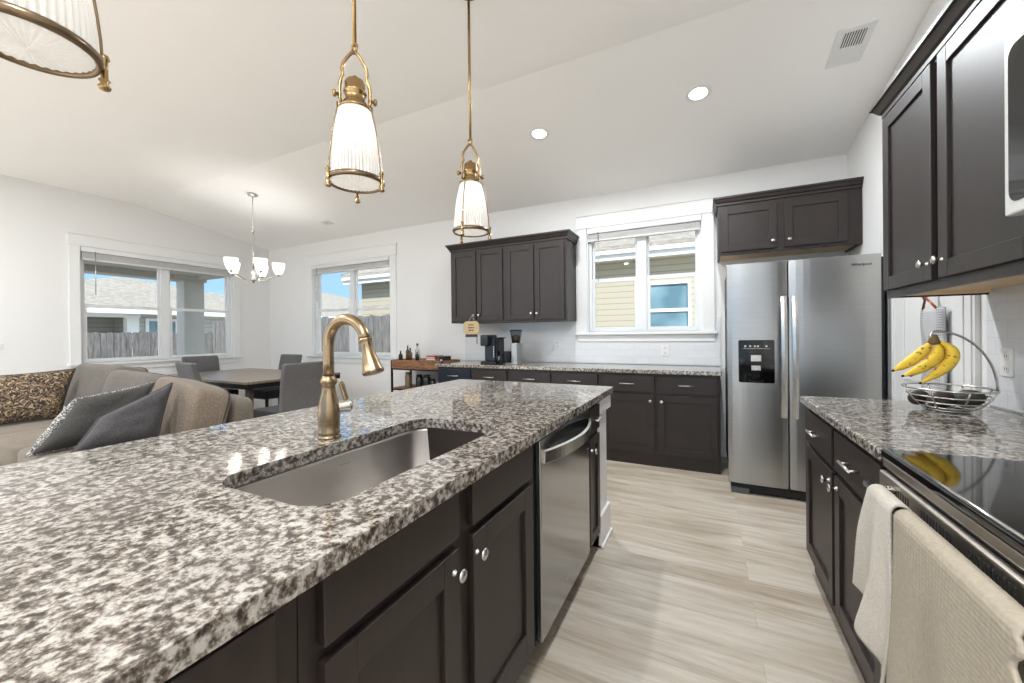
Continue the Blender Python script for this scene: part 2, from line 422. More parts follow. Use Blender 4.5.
# ------------------------------------------------------------------ setting: shell
XL, XR, YB, YR = -7.2, 1.15, 4.54, -3.5
YK, ZC = 2.64, 3.15
def zceil(y): return ZC if y <= YK else ZC-.1516*(y-YK)
T = .15
def st(o): o['kind'] = 'structure'; return o
st(MB().box((XL-T, YR-T, -.12), (XR+T, YB+T, 0)).build('floor', 'plank_floor'))
c_ = [(XL-T, YR-T, ZC), (XL-T, YK, ZC), (XL-T, YB+T, zceil(YB+T)), (XL-T, YB+T, ZC+.15), (XL-T, YR-T, ZC+.15)]
st(MB().prism(c_, (XR-XL+2*T, 0, 0)).build('ceiling', 'ceiling_paint', fix=True))
def wall(name, F, u0, u1, z1, holes):
    # F(u,z,d): d>0 outward. holes sorted by u
    b = MB(); u = u0
    for (a, bb, za, zb) in holes:
        b.box((u, 0, 0), (a, z1, T), F)
        if za > 0: b.box((a, 0, 0), (bb, za, T), F)
        b.box((a, zb, 0), (bb, z1, T), F); u = bb
    b.box((u, 0, 0), (u1, z1, T), F)
    return st(b.build(name, 'wall_paint'))
FB = lambda u, z, d: Vector((u, YB+d, z))       # back wall, d outward
FL = lambda u, z, d: Vector((XL-d, u, z))
FR = lambda u, z, d: Vector((XR+d, u, z))
FRE = lambda u, z, d: Vector((u, YR-d, z))
W3 = (-1.25, -.03, 1.276, 2.485); W2 = (-6.03, -4.28, .945, 2.47); W1 = (2.085, 3.91, .945, 2.455)
wall('wall_back', FB, XL-T, XR+T, 3.0, [W2, W3])
wall('wall_left', FL, YR, YB, 3.2, [W1])
wall('wall_right', FR, YR, YB, 3.2, [])
wall('wall_rear', FRE, XL-T, XR+T, 3.2, [(-7.0, .9, 0.02, 3.08)])  # unseen wall; its wide opening is added to let fill daylight in
FBi = lambda u, z, d: Vector((u, YB-d, z)); FLi = lambda u, z, d: Vector((XL+d, u, z)); FRi = lambda u, z, d: Vector((XR-d, u, z))
def base(name, F, segs):
    b = MB()
    for a, c in segs: b.box((a, 0, 0), (c, .13, .014), F); b.box((a, .13, 0), (c, .14, .008), F)
    st(b.build(name, 'white_trim'))
base('baseboard_left', FLi, [(YR, YB-.02)]); base('baseboard_back', FBi, [(XL+.02, -2.97), (.11, XR-.02)]); base('baseboard_right', FRi, [(3.62, YB-.02)])

def window(name, F, op, hd_top, cas, apron_z, blind_label, label_kind, wand_side=0, slats=.06):
    # F(u,z,d): d>0 into the room; op = opening
    u0, u1, z0, z1 = op
    r = root(name, F((u0+u1)/2, z0, 0)); r['kind'] = 'structure'
    b = MB()
    b.box((u0-cas-.012, z1, 0), (u1+cas+.012, hd_top-.012, .026), F)
    b.box((u0-cas-.02, hd_top-.012, 0), (u1+cas+.02, hd_top, .034), F)
    b.box((u0-cas, z0, 0), (u0, z1, .02), F); b.box((u1, z0, 0), (u1+cas, z1, .02), F)
    b.build('window_casing', 'white_trim', r, bevel=.003)
    b = MB(); b.box((u0-cas-.02, z0-.03, -.10), (u1+cas+.02, z0, .05), F); b.build('window_sill', 'white_trim', r, bevel=.004)
    b = MB(); b.box((u0-cas, apron_z, 0), (u1+cas, z0-.03, .018), F); b.build('window_apron', 'white_trim', r, bevel=.002)
    b = MB(); t = .045; um = (u0+u1)/2; D0, D1 = -.125, -.07
    b.frame(u0, u1, z0, z1, D0, D1+.02, F, t, t, .02, .05)
    b.box((um-.05, z0+.02, D0), (um+.05, z1-.05, D1+.02), F)
    b.frame(u0, u1, z0, z1, D1+.02, -.001, F, .012, .012, 0, .012)
    b.build('window_frame', 'white_vinyl', r, bevel=.002)
    zm = z0+(z1-z0)*.50
    for (a, c) in ((u0+t, um-.05), (um+.05, u1-t)):
        up_ = MB(); s_ = .035
        up_.frame(a, c, zm-.02, z1-.05, D0+.005, D1-.021, F, s_*.7, s_*.7, .04, .03)
        so = up_.build('upper_sash', 'white_vinyl', r, bevel=.002)
        MB().box((a+.01, zm, D0+.018), (c-.01, z1-.06, D0+.022), F).build('window_pane', 'window_glass', so)
        lo = MB()
        lo.frame(a, c, z0+.021, zm+.02, D1-.02, D1+.008, F, s_, s_, .035, .045)
        so = lo.build('lower_sash', 'white_vinyl', r, bevel=.002)
        MB().box((a+.01, z0+.04, D1-.008), (c-.01, zm, D1-.004), F).build('window_pane', 'window_glass', so)
    bl = root('window_blind', F((u0+u1)/2, z1-.12, .02), blind_label, 'blind')
    MB().box((u0+.01, z1-.065, -.045), (u1-.01, z1-.002, .024), F).build('headrail', 'white_vinyl', bl, bevel=.003)
    b = MB(); k = 12
    for i in range(k):
        zz = z1-.075-slats*i/k
        b.box((u0+.02, zz-slats/k*.6, -.04), (u1-.02, zz, .012), F)
    b.box((u0+.02, z1-.075-slats-.02, -.042), (u1-.02, z1-.075-slats, .014), F)
    b.build('slat_stack', 'blind_white', bl)
    uw = u0+.14 if wand_side == 0 else u1-.10
    MB().tube([F(uw, z1-.05, .026), F(uw, z1-.62, .026)], .0045, 8).build('tilt_wand', 'nickel', bl, smooth=True)
window('window_1', FLi, W1, 2.61, .10, .84, 'raised white blind at the top of the wide window behind the sofa', 'blind', 0, .075)
window('window_2', FBi, W2, 2.645, .12, .83, 'raised white blind at the top of the window behind the faucet', 'blind', 0, .06)
window('window_3', FBi, W3, 2.64, .11, 1.17, 'raised white blind in the window above the back counter', 'blind', 0, .06)
# backsplash tiles
st(MB().box((-2.95, YB-.008, .92), (.13, YB, 1.17)).box((-2.95, YB-.008, 1.17), (-1.382, YB, 1.415)).box((.062+.02, YB-.008, 1.17), (.13, YB, 1.415)).build('trim_1', 'subway_tile'))
st(MB().box((XR-.008, .0, .92), (XR, 2.56, 1.47)).build('trim_2', 'subway_tile'))
# pantry door in the right wall
d = root('door_1', (XR, 3.2, 0)); d['kind'] = 'structure'
b = MB()
for (a, c) in ((2.62, 2.74), (3.50, 3.62)):
    b.box((a, 0, 0), (c, 2.04, .02), FRi); b.box((a+.02, 0, .02), (a+.035, 2.04, .026), FRi); b.box((c-.035, 0, .02), (c-.02, 2.04, .026), FRi)
b.box((2.60, 2.04, 0), (3.64, 2.18, .024), FRi); b.build('door_casing', 'white_trim', d, bevel=.003)
b = MB(); b.box((2.74, .01, 0), (3.50, 2.04, .008), FRi)
b.frame(2.74, 3.50, .01, 2.04, .008, .016, FRi, .12, .12, .21, .12); b.box((2.86, .95, .008), (3.38, 1.07, .016), FRi)
b.build('door_leaf', 'white_trim', d, bevel=.003)
mb_ = root('hanging_bag', (1.10, 3.05, .9), 'grey perforated cloth bag hanging from a copper hook on the white door', 'bag')
MB().grid(10, 24, lambda u, v: Vector((1.113-.012*math.sin(u*PI)-.004*math.sin(v*9), 2.83+.24*u, .80+.58*v))).build('bag_body', 'perforated_grey', mb_, smooth=True, solid=.012)
MB().tube([(1.127, 2.98, 1.50), (1.09, 2.98, 1.50), (1.075, 2.98, 1.47), (1.09, 2.97, 1.43)], .010, 8).tube([(1.10, 2.88, 1.375), (1.085, 2.96, 1.44), (1.10, 3.03, 1.375)], .006, 8).build('copper_hook', 'copper', mb_, smooth=True)

# ------------------------------------------------------------------ cabinets
def door_mb(F, u0, u1, z0, z1, fr=.06):
    b = MB(); b.box((u0+.004, z0+.004, 0), (u1-.004, z1-.004, .008), F)
    b.box((u0, z0, 0), (u0+fr, z1, .019), F); b.box((u1-fr, z0, 0), (u1, z1, .019), F)
    b.box((u0+fr, z0, 0), (u1-fr, z0+fr, .019), F); b.box((u0+fr, z1-fr, 0), (u1-fr, z1, .019), F)
    return b
def ax_out(F): return (F(0, 0, 1)-F(0, 0, 0))
def knob(F, u, z, par, d0=.019):
    b = MB(); b.lathe([(.009, 0), (.009, .002), (.0048, .006), (.0048, .014), (.009, .018), (.0155, .0215), (.0165, .025), (.0145, .029), (.007, .031), (.0, .0315)], F(u, z, d0), ax_out(F), 18)
    return b.build('knob', 'nickel', par, smooth=True, fix=True)
def pull(F, u, z, par, L=.13, d0=.019):
    b = MB(); b.tube([F(u-L/2, z, d0+.028), F(u+L/2, z, d0+.028)], .0055, 10)
    for s in (-1, 1): b.tube([F(u+s*L*.36, z, d0), F(u+s*L*.36, z, d0+.028)], .0045, 8)
    return b.build('handle', 'brushed_pull', par, smooth=True, fix=True)
def door(F, u0, u1, z0, z1, par, ku=None, kz=None, fr=.06, mat='espresso'):
    o = door_mb(F, u0, u1, z0, z1, fr).build('door', mat, par, bevel=.0018)
    if ku is not None: knob(F, ku, kz, o)
    return o
def drawer(F, u0, u1, z0, z1, par, handle=True, mat='espresso', L=.13):
    b = MB(); b.box((u0, z0, 0), (u1, z1, .019), F); o = b.build('drawer', mat, par, bevel=.002)
    if handle: pull(F, (u0+u1)/2, (z0+z1)/2, o, L)
    return o
def crown(F, u0, u1, z, par, depth, ends=(True, True), h=.085, pr=.05):
    # stepped crown along the front and returns at the ends
    b = MB()
    prof = [(0, 0), (.012, 0), (.012, .02), (.022, .028), (pr*.8, h*.72), (pr, h*.78), (pr, h), (0, h)]
    e0 = pr if ends[0] else 0; e1 = pr if ends[1] else 0
    def ring(u, s, en):
        return [b.bm.verts.new(F(u+(s*p if en else 0), z+q, p)) for p, q in prof]
    A = ring(u0, -1, ends[0]); B = ring(u1, 1, ends[1])
    n = len(prof)
    for i in range(n): b.bm.faces.new((A[i], A[(i+1) % n], B[(i+1) % n], B[i]))
    for (u, s, en, Rg) in ((u0, -1, ends[0], A), (u1, 1, ends[1], B)):
        if en:
            Cg = [b.bm.verts.new(F(u+s*p, z+q, -depth)) for p, q in prof]
            for i in range(n): b.bm.faces.new((Rg[i], Rg[(i+1) % n], Cg[(i+1) % n], Cg[i]))
            b.bm.faces.new(Cg)
        else: b.bm.faces.new(Rg)
    b.box((u0, z, -depth), (u1, z+h-.01, 0), F)
    return b.build('crown_moulding', 'espresso', par, fix=True)

# --- back run (front face Y = 3.925)
YF = 3.925
FC = lambda u, z, d: Vector((u, YF-d, z))
def base_back(u0, u1, label, first_mat='espresso', right_end=False):
    r = root('base_cabinet', ((u0+u1)/2, YB-.3, 0), label, 'cabinet', 'base cabinets along the back wall')
    b = MB(); b.box((u0, .10, -.60), (u1, .876, 0), FC); b.build('body', 'espresso', r)
    MB().box((u0, 0, -.55), (u1, .10, -.005), FC).build('toe_kick', 'espresso', r)
    um = (u0+u1)/2
    for k, (a, c) in enumerate(((u0+.02, um-.015), (um+.015, u1-.02))):
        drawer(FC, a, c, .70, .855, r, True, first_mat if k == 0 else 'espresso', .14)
        door(FC, a, c, .125, .675, r, (c-.035 if k == 0 else a+.035), .62)
    return r
base_back(-2.95, -1.98, 'dark base cabinet under the coffee maker, with a navy left drawer', 'dark_navy')  # left drawer front gets a bluer tone than the other fronts
base_back(-1.98, -.96, 'dark base cabinet in the middle of the back wall run')
base_back(-.96, .105, 'dark base cabinet next to the refrigerator with two drawers and two doors')
def slab(name, a, b_, label):
    o = MB().box(a, b_).build(name, 'granite', bevel=.008, bseg=3); return tag(o, label, 'countertop')
slab('countertop', (-2.975, 3.895, .876), (.118, YB-.009, .914), 'speckled granite countertop on the back wall cabinets')
# uppers on back wall
YU = 4.19
FU = lambda u, z, d: Vector((u, YU-d, z))
r = root('wall_cabinet', (-2.16, YB, 1.41), 'dark four-door wall cabinet above the coffee maker', 'cabinet')
u0, u1 = -2.93, -1.382
MB().box((u0, 1.41, -(YB-YU)), (u1, 2.32, 0), FU).build('body', 'espresso', r)
ww = (u1-u0)/4
for k in range(4):
    a = u0+k*ww+(.025 if k % 2 == 0 else .008); c = u0+(k+1)*ww-(.008 if k % 2 == 0 else .025)
    door(FU, a, c, 1.435, 2.295, r, (c-.028 if k % 2 == 0 else a+.028), 1.50, .058)
crown(FU, u0, u1, 2.32, r, YB-YU)
# over-fridge cabinet
YO = 4.15
FO = lambda u, z, d: Vector((u, YO-d, z))
r = root('fridge_cabinet', (.63, YB, 1.97), 'dark two-door wall cabinet above the refrigerator', 'cabinet')
u0, u1 = .105, 1.148
b = MB(); dd = YB-YO-.002
b.box((u0, 1.97, -dd), (u0+.018, 2.43, -.018), FO); b.box((u1-.018, 1.97, -dd), (u1, 2.43, -.018), FO); b.box((u0+.018, 2.40, -dd), (u1-.018, 2.43, -.018), FO)
b.box((u0, 1.97, -.018), (u1, 2.43, 0), FO); b.build('body', 'espresso', r, bevel=.001)
MB().box((u0+.018, 1.985, -dd), (u1-.018, 1.997, -.018), FO).box((u0+.02, 1.97, -.06), (u1-.12, 1.985, -.022), FO).build('underside', 'raw_wood', r)
door(FO, .128, .562, 2.0, 2.40, r, .530, 2.06, .06); door(FO, .618, 1.05, 2.0, 2.40, r, .650, 2.06, .06)
crown(FO, u0, u1, 2.43, r, dd, (True, False), .075, .04)

# --- right side (face X = .48)
XF = .48
FX = lambda u, z, d: Vector((XF-d, u, z))
def base_right(u0, u1, label, kz):
    r = root('base_cabinet', (.8, (u0+u1)/2, 0), label, 'cabinet', 'base cabinets beside the range')
    MB().box((u0, .10, -.64), (u1, .876, 0), FX).build('body', 'espresso', r)
    MB().box((u0, 0, -.6), (u1, .10, -.02), FX).build('toe_kick', 'espresso', r)
    a, c = u0+.018, u1-.018
    drawer(FX, a, c, .70, .855, r, True, 'espresso', .13)
    door(FX, a, c, .12, .675, r, kz, .632, .062)
    return r
base_right(2.03, 2.545, 'dark base cabinet at the refrigerator end of the right counter', 2.08)
base_right(1.515, 2.03, 'dark base cabinet between the range and the end cabinet', 1.975)
slab('countertop', (.450, 1.508, .876), (XR-.009, 2.60, .914), 'speckled granite countertop under the fruit basket')
XU = .80
FXU = lambda u, z, d: Vector((XU-d, u, z))
r = root('wall_cabinet', (1.15, 2.04, 1.42), 'tall dark two-door wall cabinet above the fruit basket', 'cabinet')
b = MB(); b.box((1.515, 1.45, -.349), (2.56, 2.305, 0), FXU)
b.box((1.515, 1.418, -.02), (2.56, 1.4499, 0), FXU); b.box((2.54, 1.418, -.349), (2.56, 1.4499, -.0201), FXU); b.build('body', 'espresso', r)
MB().box((1.52, 1.44, -.345), (2.539, 1.4495, -.021), FXU).box((1.52, 1.425, -.06), (2.539, 1.4399, -.021), FXU).box((2.50, 1.425, -.33), (2.539, 1.4399, -.0601), FXU).build('underside', 'raw_wood', r)
door(FXU, 2.085, 2.545, 1.455, 2.29, r, 2.115, 1.52, .062); door(FXU, 1.53, 2.035, 1.455, 2.29, r, 2.005, 1.52, .062)
crown(FXU, 1.515, 2.56, 2.305, r, .349, (False, True), .075, .05)
r = root('wall_cabinet', (1.15, 1.13, 2.03), 'short dark wall cabinet above the white microwave', 'cabinet')
MB().box((.745, 2.03, -.349), (1.513, 2.305, 0), FXU).build('body', 'espresso', r)
door(FXU, 1.14, 1.50, 2.045, 2.29, r, 1.17, 2.09, .06); door(FXU, .76, 1.12, 2.045, 2.29, r, 1.09, 2.09, .06)
crown(FXU, .745, 1.513, 2.305, r, .349, (False, False), .075, .05)
# microwave
FM = lambda u, z, d: Vector((.745-d, u, z))
r = root('microwave', (.93, 1.13, 1.54), 'white over-the-range microwave with a dark window', 'microwave')
MB().box((.75, 1.545, -.40), (1.512, 2.028, 0), FM).build('body', 'white_plastic', r, bevel=.004)
dr_ = MB().box((.98, 1.555, 0), (1.510, 2.02, .038), FM).build('door', 'white_plastic', r, bevel=.006, bseg=3)
b = MB()
def rr(u0, u1, z0, z1, rad, n=6):
    pts = []
    for (cx, cz, a0) in ((u1-rad, z1-rad, 0), (u0+rad, z1-rad, 90), (u0+rad, z0+rad, 180), (u1-rad, z0+rad, 270)):
        for k in range(n+1): t = R(a0+90*k/n); pts.append((cx+rad*math.cos(t), cz+rad*math.sin(t)))
    return pts
b.prism([FM(u, z, .037) for u, z in rr(1.03, 1.488, 1.585, 1.985, .03)], ax_out(FM)*.003).build('glass_window', 'black_gloss', dr_, fix=True)
MB().tube([FM(1.01, 1.60, .038), FM(1.01, 1.60, .07), FM(1.01, 1.98, .07), FM(1.01, 1.98, .038)], .009, 8).build('handle', 'white_plastic', dr_, smooth=True)
MB().box((.755, 1.555, 0), (.972, 2.02, .034), FM).build('control_panel', 'white_plastic', r, bevel=.004)
b = MB()
for i in range(4):
    for j in range(3): MB().box((.79+j*.06, 1.62+i*.06, .034), (.83+j*.06, 1.655+i*.06, .036), FM).build('key', 'gunmetal', r)
MB().box((.79, 1.90, .034), (.95, 1.97, .036), FM).build('display', 'black_gloss', r)

# range
FG = lambda u, z, d: Vector((.465-d, u, z))
r = root('range', (.8, 1.13, 0), 'black glass-top kitchen range with stainless front between the right cabinets', 'stove')
Y0, Y1 = .752, 1.506
MB().box((Y0, .09, -.66), (Y1, .895, 0), FG).build('body', 'gunmetal', r, bevel=.003)
MB().box((Y0, .893, -.665), (Y1, .917, .012), FG).build('glass_cooktop', 'black_gloss', r, bevel=.006, bseg=3)
MB().tube([FG(Y0, .919, .004), FG(Y1, .919, .004)], .004, 8).build('cooktop_trim', 'chrome', r, smooth=True)
MB().box((Y0+.004, .868, 0), (Y1-.004, .893, .008), FG).build('control_band', 'stainless_range', r, bevel=.003)
dr_ = MB().box((Y0+.006, .25, 0), (Y1-.006, .858, .018), FG).build('oven_door', 'stainless_range', r, bevel=.007, bseg=3)
for g in range(3):
    n = 6 if g == 2 else 10
    st0 = (.93, 1.12, 1.31)[g]
    b = MB()
    for k in range(n): b.box((st0+k*.0135, .812, .0165), (st0+k*.0135+.0065, .84, .0186), FG)
    b.build('vent_slots', 'dark_slot', dr_)['kind'] = 'stuff'
MB().box((Y0+.09, .36, .017), (Y1-.09, .72, .020), FG).build('oven_window', 'black_gloss', dr_, bevel=.002)
b = MB().tube([FG(Y0+.035, .835, .065), FG(Y1-.09, .835, .065)], .012, 14)
for yy in (Y0+.07, Y1-.12): b.tube([FG(yy, .835, .016), FG(yy, .835, .065)], .010, 10)
b.build('handle', 'chrome', dr_, smooth=True)
d2 = MB().box((Y0+.006, .10, 0), (Y1-.006, .235, .016), FG).build('storage_drawer', 'stainless_range', r, bevel=.004)
MB().box((Y0+.02, 0, -.6), (Y1-.02, .09, -.04), FG).build('toe_kick', 'black_plastic', r)
# towels on the oven handle (handle centre X=.40, Z=.815)
def towel(name, y0, y1, zf, zb, mat, label, folds, amp, seed, flare=0., scallop=0., edge=.0):
    hx, hz, rd = .40, .835, .0190
    Lf = hz-zf; Lb = hz-zb; La = PI*rd; tot = Lf+La+Lb
    def fn(u, v):
        s = v*tot
        yy = y0+(y1-y0)*u
        nz = mnoise.noise(Vector((yy*9, s*4, seed)))
        if s < Lf:
            k = 1-s/Lf
            x = hx-rd; z = zf+s
            wv = amp*math.sin(folds*2*PI*u+seed+k*1.5)*k+nz*.012*k
            x -= .012*k+max(wv, -.02*k)
            yy += (flare*(1-u) if flare > 0 else flare*(u-.5))*k+.006*nz
            z += edge*(u-.5)*k
            if scallop: yy += scallop*math.sin(s*105)*(1 if u > .97 else 0)
        elif s < Lf+La:
            t = PI-(s-Lf)/rd; x = hx+rd*math.cos(t); z = hz+rd*math.sin(t)
        else:
            k = (s-Lf-La)/Lb; x = hx+rd-.006*k+.003*nz*k; z = hz-(s-Lf-La)
        return Vector((x, yy, z))
    o = MB().grid(44, 90, fn).build(name, mat, smooth=True, solid=.007)
    return tag(o, label, 'towel')
towel('dish_towel', 1.350, 1.212, .48, .60, 'towel_white', 'plain off-white dish towel folded over the oven handle', 1.6, .018, 1.3, .07, 0, -.14)
towel('waffle_towel', 1.185, .79, .30, .58, 'towel_waffle', 'beige waffle-weave towel with a ruffled edge on the oven handle', 2.6, .013, 4.2, -.05, .010, 0)

# fruit basket
BC = Vector((.925, 2.34, .914)); rx, ry, rim = .135, .165, .098
def ell(f, z, n=48, sx=1, sy=1):
    return [(BC.x+rx*f*sx*math.cos(2*PI*k/n), BC.y+ry*f*sy*math.sin(2*PI*k/n), z) for k in range(n)]
bk = root('fruit_basket', BC, 'silver wire fruit basket with a curved banana hook on the right counter', 'basket')
b = MB()
for f, h, rr_ in ((1.0, rim, .0042), (.90, .068, .0028), (.77, .042, .0028), (.60, .020, .0028), (.46, .006, .0036)):
    b.tube(ell(f, BC.z+h), rr_, 8, closed=True)
for k in range(4):
    t = PI*k/4
    pts = []
    for s in (-1, 1):
        half = [(1.0, rim), (.90, .066), (.77, .040), (.60, .018), (.30, .006), (.05, .005)]
        if s == 1: half = half[::-1]
        pts += [(BC.x+s*-1*rx*f*math.cos(t)*-1*1, BC.y+s*ry*f*math.sin(t), BC.z+h) for f, h in half]
    b.tube(pts, .0032, 8)
b.build('wire_bowl', 'nickel', bk, smooth=True)
HK = Vector((.835, 2.20, 1.235))
hx0 = Vector((BC.x+rx*.94, BC.y-ry*.30, BC.z+rim))
pts = []
for k in range(21):
    t = k/20; a = PI*.5*t
    px = hx0.x+(HK.x-hx0.x)*(1-math.cos(a)); py = hx0.y+(HK.y-hx0.y)*(1-math.cos(a)); pz = hx0.z+(HK.z+.02-hx0.z)*math.sin(a)
    pts.append((px, py, pz))
pts += [(HK.x-.012, HK.y, HK.z+.012), (HK.x-.016, HK.y, HK.z-.004), (HK.x-.006, HK.y, HK.z-.010)]
MB().tube(pts, .0045, 10).build('banana_hook', 'nickel', bk, smooth=True)
bn = root('banana_bunch', HK, 'bunch of yellow bananas hanging from the basket hook', 'bananas')
MB().lathe([(.0, .012), (.010, .010), (.014, -.004), (.020, -.022), (.016, -.03), (0, -.032)], HK+Vector((-.004, 0, -.004)), (0, 0, 1), 12).build('crown_stem', 'stem_brown', bn, smooth=True, fix=True)
RTd = Vector((.897, .442, 0)); FWd = Vector((-.442, .897, 0))
for k, (a0, ca, cd, ta, td, dep) in enumerate(((-.012, -.03, .065, -.145, .128, .02), (-.004, .030, .075, -.146, .146, -.012), (.010, .105, .055, -.100, .172, -.03), (.014, .105, .045, -.065, .150, .025))):
    P0 = HK+RTd*a0+FWd*dep*.3+Vector((0, 0, -.024)); P1 = HK+RTd*ca+FWd*dep*1.4+Vector((0, 0, -.022-cd)); P2 = HK+RTd*ta+FWd*dep*1.3+Vector((0, 0, -.012-td))
    ps = []; rs = []
    for i in range(17):
        t = i/16; ps.append(P0*(1-t)**2+P1*2*t*(1-t)+P2*t*t)
        rs.append((.007, .009, .0125, .016, .0185, .0198, .0205, .021, .021, .021, .0208, .020, .0188, .017, .0138, .009, .005)[i])
    bo = MB().tube(ps, rs, 10).build('banana', 'banana_skin', bn, smooth=True)
    MB().tube([ps[-1], ps[-1]+(ps[-1]-ps[-2]).normalized()*.006], [.0055, .0045], 8).build('tip', 'dark_slot', bo, smooth=True)
for k, (dx, dy, s_, mt, lb) in enumerate(((-.075, .045, .034, 'fruit_brown', 'dark brown avocado at the far side of the wire basket'), (-.03, -.03, .038, 'fruit_brown', 'dark brown avocado in the middle of the wire basket'), (.045, -.045, .040, 'fruit_green', 'large dark green avocado at the wall side of the wire basket'), (.03, .06, .036, 'fruit_brown', 'brown avocado behind the green one in the basket'))):
    o = MB()
    c0 = BC+Vector((dx, dy, .014+s_*.92+(.010 if k == 2 else 0)))
    prof = [(s_*1.0*math.sin(PI*i/14)*(1-.16*(i/14)), -s_*1.25*math.cos(PI*i/14)) for i in range(15)]
    av = root('avocado', c0-Vector((0, 0, s_)), lb, 'avocado', 'avocados in the wire basket')
    o.lathe(prof, c0, (.8, .5-.4*k, .25), 18).build('fruit', mt, av, smooth=True, fix=True)
    a_ = Vector((.8, .5-.4*k, .25)).normalized()
    MB().lathe([(.0, .004), (.004, .003), (.004, -.003)], c0+a_*s_*1.25, a_, 8).build('stem', 'stem_brown', av, smooth=True)

# outlets and switches
def outlet(F, u, z, label, kind='outlet'):
    r = root(kind, F(u, z, 0), label, 'outlet' if kind == 'outlet' else 'switch')
    MB().box((u-.040, z-.060, 0), (u+.040, z+.060, .006), F).build('cover_plate', 'white_trim', r, bevel=.002)
    if kind == 'outlet':
        for s in (-1, 1):
            f = MB().prism([F(a, c, .005) for a, c in rr(u-.017, u+.017, z+s*.027-.019, z+s*.027+.019, .012, 4)], ax_out(F)*.002).build('socket', 'white_plastic', r, fix=True)
            b = MB()
            for q in (-.006, .006): b.box((u+q-.0012, z+s*.027-.004, .0069), (u+q+.0012, z+s*.027+.006, .0074), F)
            b.build('socket_slot', 'dark_slot', f)
    else:
        MB().box((u-.016, z-.033, .005), (u+.016, z+.033, .009), F).build('rocker', 'white_plastic', r, bevel=.002)
FBt = lambda u, z, d: Vector((u, YB-.008-d, z)); FRt = lambda u, z, d: Vector((XR-.008-d, u, z))
outlet(FBt, -.40, 1.07, 'white outlet in the tile below the kitchen window')
outlet(FBt, -1.62, 1.13, 'white outlet in the tile below the four-door wall cabinet')
outlet(FRt, 2.42, 1.12, 'white outlet in the tile behind the fruit basket')
outlet(FLi, 1.45, 1.18, 'white wall switch beside the wide window', 'light_switch')

# refrigerator
YG = 3.53
FG2 = lambda u, z, d: Vector((u, YG-d, z))
r = root('refrigerator', (.62, 4.0, 0), 'stainless side-by-side refrigerator with an ice and water dispenser', 'refrigerator')
MB().box((.166, .09, -.92), (1.112, 1.775, -.062), FG2).build('body', 'fridge_body_grey', r, bevel=.004)  # dark grey body, wider than the doors on the right
xs = .546
for (a, c, hside, nm) in ((.148, xs-.004, 1, 'freezer'), (xs+.004, 1.078, -1, 'fridge')):
    b = MB(); n = 12
    def fn(u, v, a=a, c=c):
        x = a+(c-a)*u; bul = .012*(1-(2*u-1)**4)
        return FG2(x, .083+(1.791-.083)*v, bul-.012)
    b.grid(n, 1, fn)
    b2 = MB(); 
    pts = [FG2(a+(c-a)*k/n, .083, .012*(1-(2*k/n-1)**4)-.012) for k in range(n+1)]+[FG2(c, .083, -.06), FG2(a, .083, -.06)]
    b.bm.free()
    dr_ = b2.prism(pts, (0, 0, 1.708)).build('door', 'stainless', r, bevel=.004, fix=True)
    hx_ = xs-.032 if hside == 1 else xs+.036
    hb = MB(); pts = []
    for k in range(17):
        t = k/16; z = .62+(1.52-.62)*t
        pts.append((z, .030+.030*math.sin(PI*t)))
    vv = []
    for (z, dz) in pts:
        vv.append([hb.bm.verts.new(FG2(hx_+s*.019, z, dd_)) for s, dd_ in ((-1, dz-.012), (1, dz-.012), (1, dz), (0, dz+.006), (-1, dz))])
    for i in range(16):
        for k in range(5): hb.bm.faces.new((vv[i][k], vv[i][(k+1) % 5], vv[i+1][(k+1) % 5], vv[i+1][k]))
    hb.bm.faces.new(vv[0]); hb.bm.faces.new(vv[-1][::-1])
    for z in (.64, 1.50): hb.box((hx_-.015, z-.015, -.002), (hx_+.015, z+.015, .03), FG2)
    hb.build('handle', 'nickel', dr_, fix=True)
    if nm == 'freezer':
        dp = MB().prism([FG2(u, z, .0) for u, z in rr(.222, .458, .872, 1.198, .012)], (0, -.010, 0)).build('dispenser', 'black_gloss', dr_, fix=True)
        b = MB(); b.box((.222, 1.09, .009), (.458, 1.094, .013), FG2)
        b.build('dispenser_ledge', 'gunmetal', dp)
        MB().box((.302, 1.035, .010), (.372, 1.085, .024), FG2).box((.306, .965, .010), (.368, 1.005, .020), FG2).build('dispenser_paddle', 'nickel', dp, bevel=.004)
        b = MB()
        for u in (.262, .295, .325, .345, .40): b.box((u, 1.145, .010), (u+.012, 1.157, .0115), FG2)
        b.box((.25, 1.132, .010), (.43, 1.134, .0112), FG2)
        b.build('control_mark', 'nickel', dp)
        MB().lathe([(.0, 0), (.045, 0), (.05, .004), (.05, .01)], FG2(.337, .885, .012), (0, 0, 1), 20).build('drip_tray', 'gunmetal', dp, smooth=True, fix=True)
    else:
        text('logo', 'Whirlpool', .026, Matrix.Translation(FG2(.968, 1.722, .0065)) @ Matrix.Rotation(R(90), 4, 'X'), 'gunmetal', dr_)
b = MB(); b.box((.166, .012, -.12), (1.075, .078, -.03), FG2)
for k in range(14): b.box((.30+k*.05, .03, -.03), (.34+k*.05, .062, -.024), FG2)
b.build('base_grille', 'gunmetal', r, bevel=.003)
for a_, b_ in (((.168, .0, -.10), (.29, .042, -.012)), ((.96, .0, -.10), (1.07, .042, -.012)), ((.20, .0, -.85), (.26, .09, -.78)), ((.98, .0, -.85), (1.04, .09, -.78))):
    MB().box(a_, b_, FG2).build('foot', 'grille_grey', r, bevel=.003)

# ------------------------------------------------------------------ island
XI = -.578
FI = lambda u, z, d: Vector((XI+d, u, z))
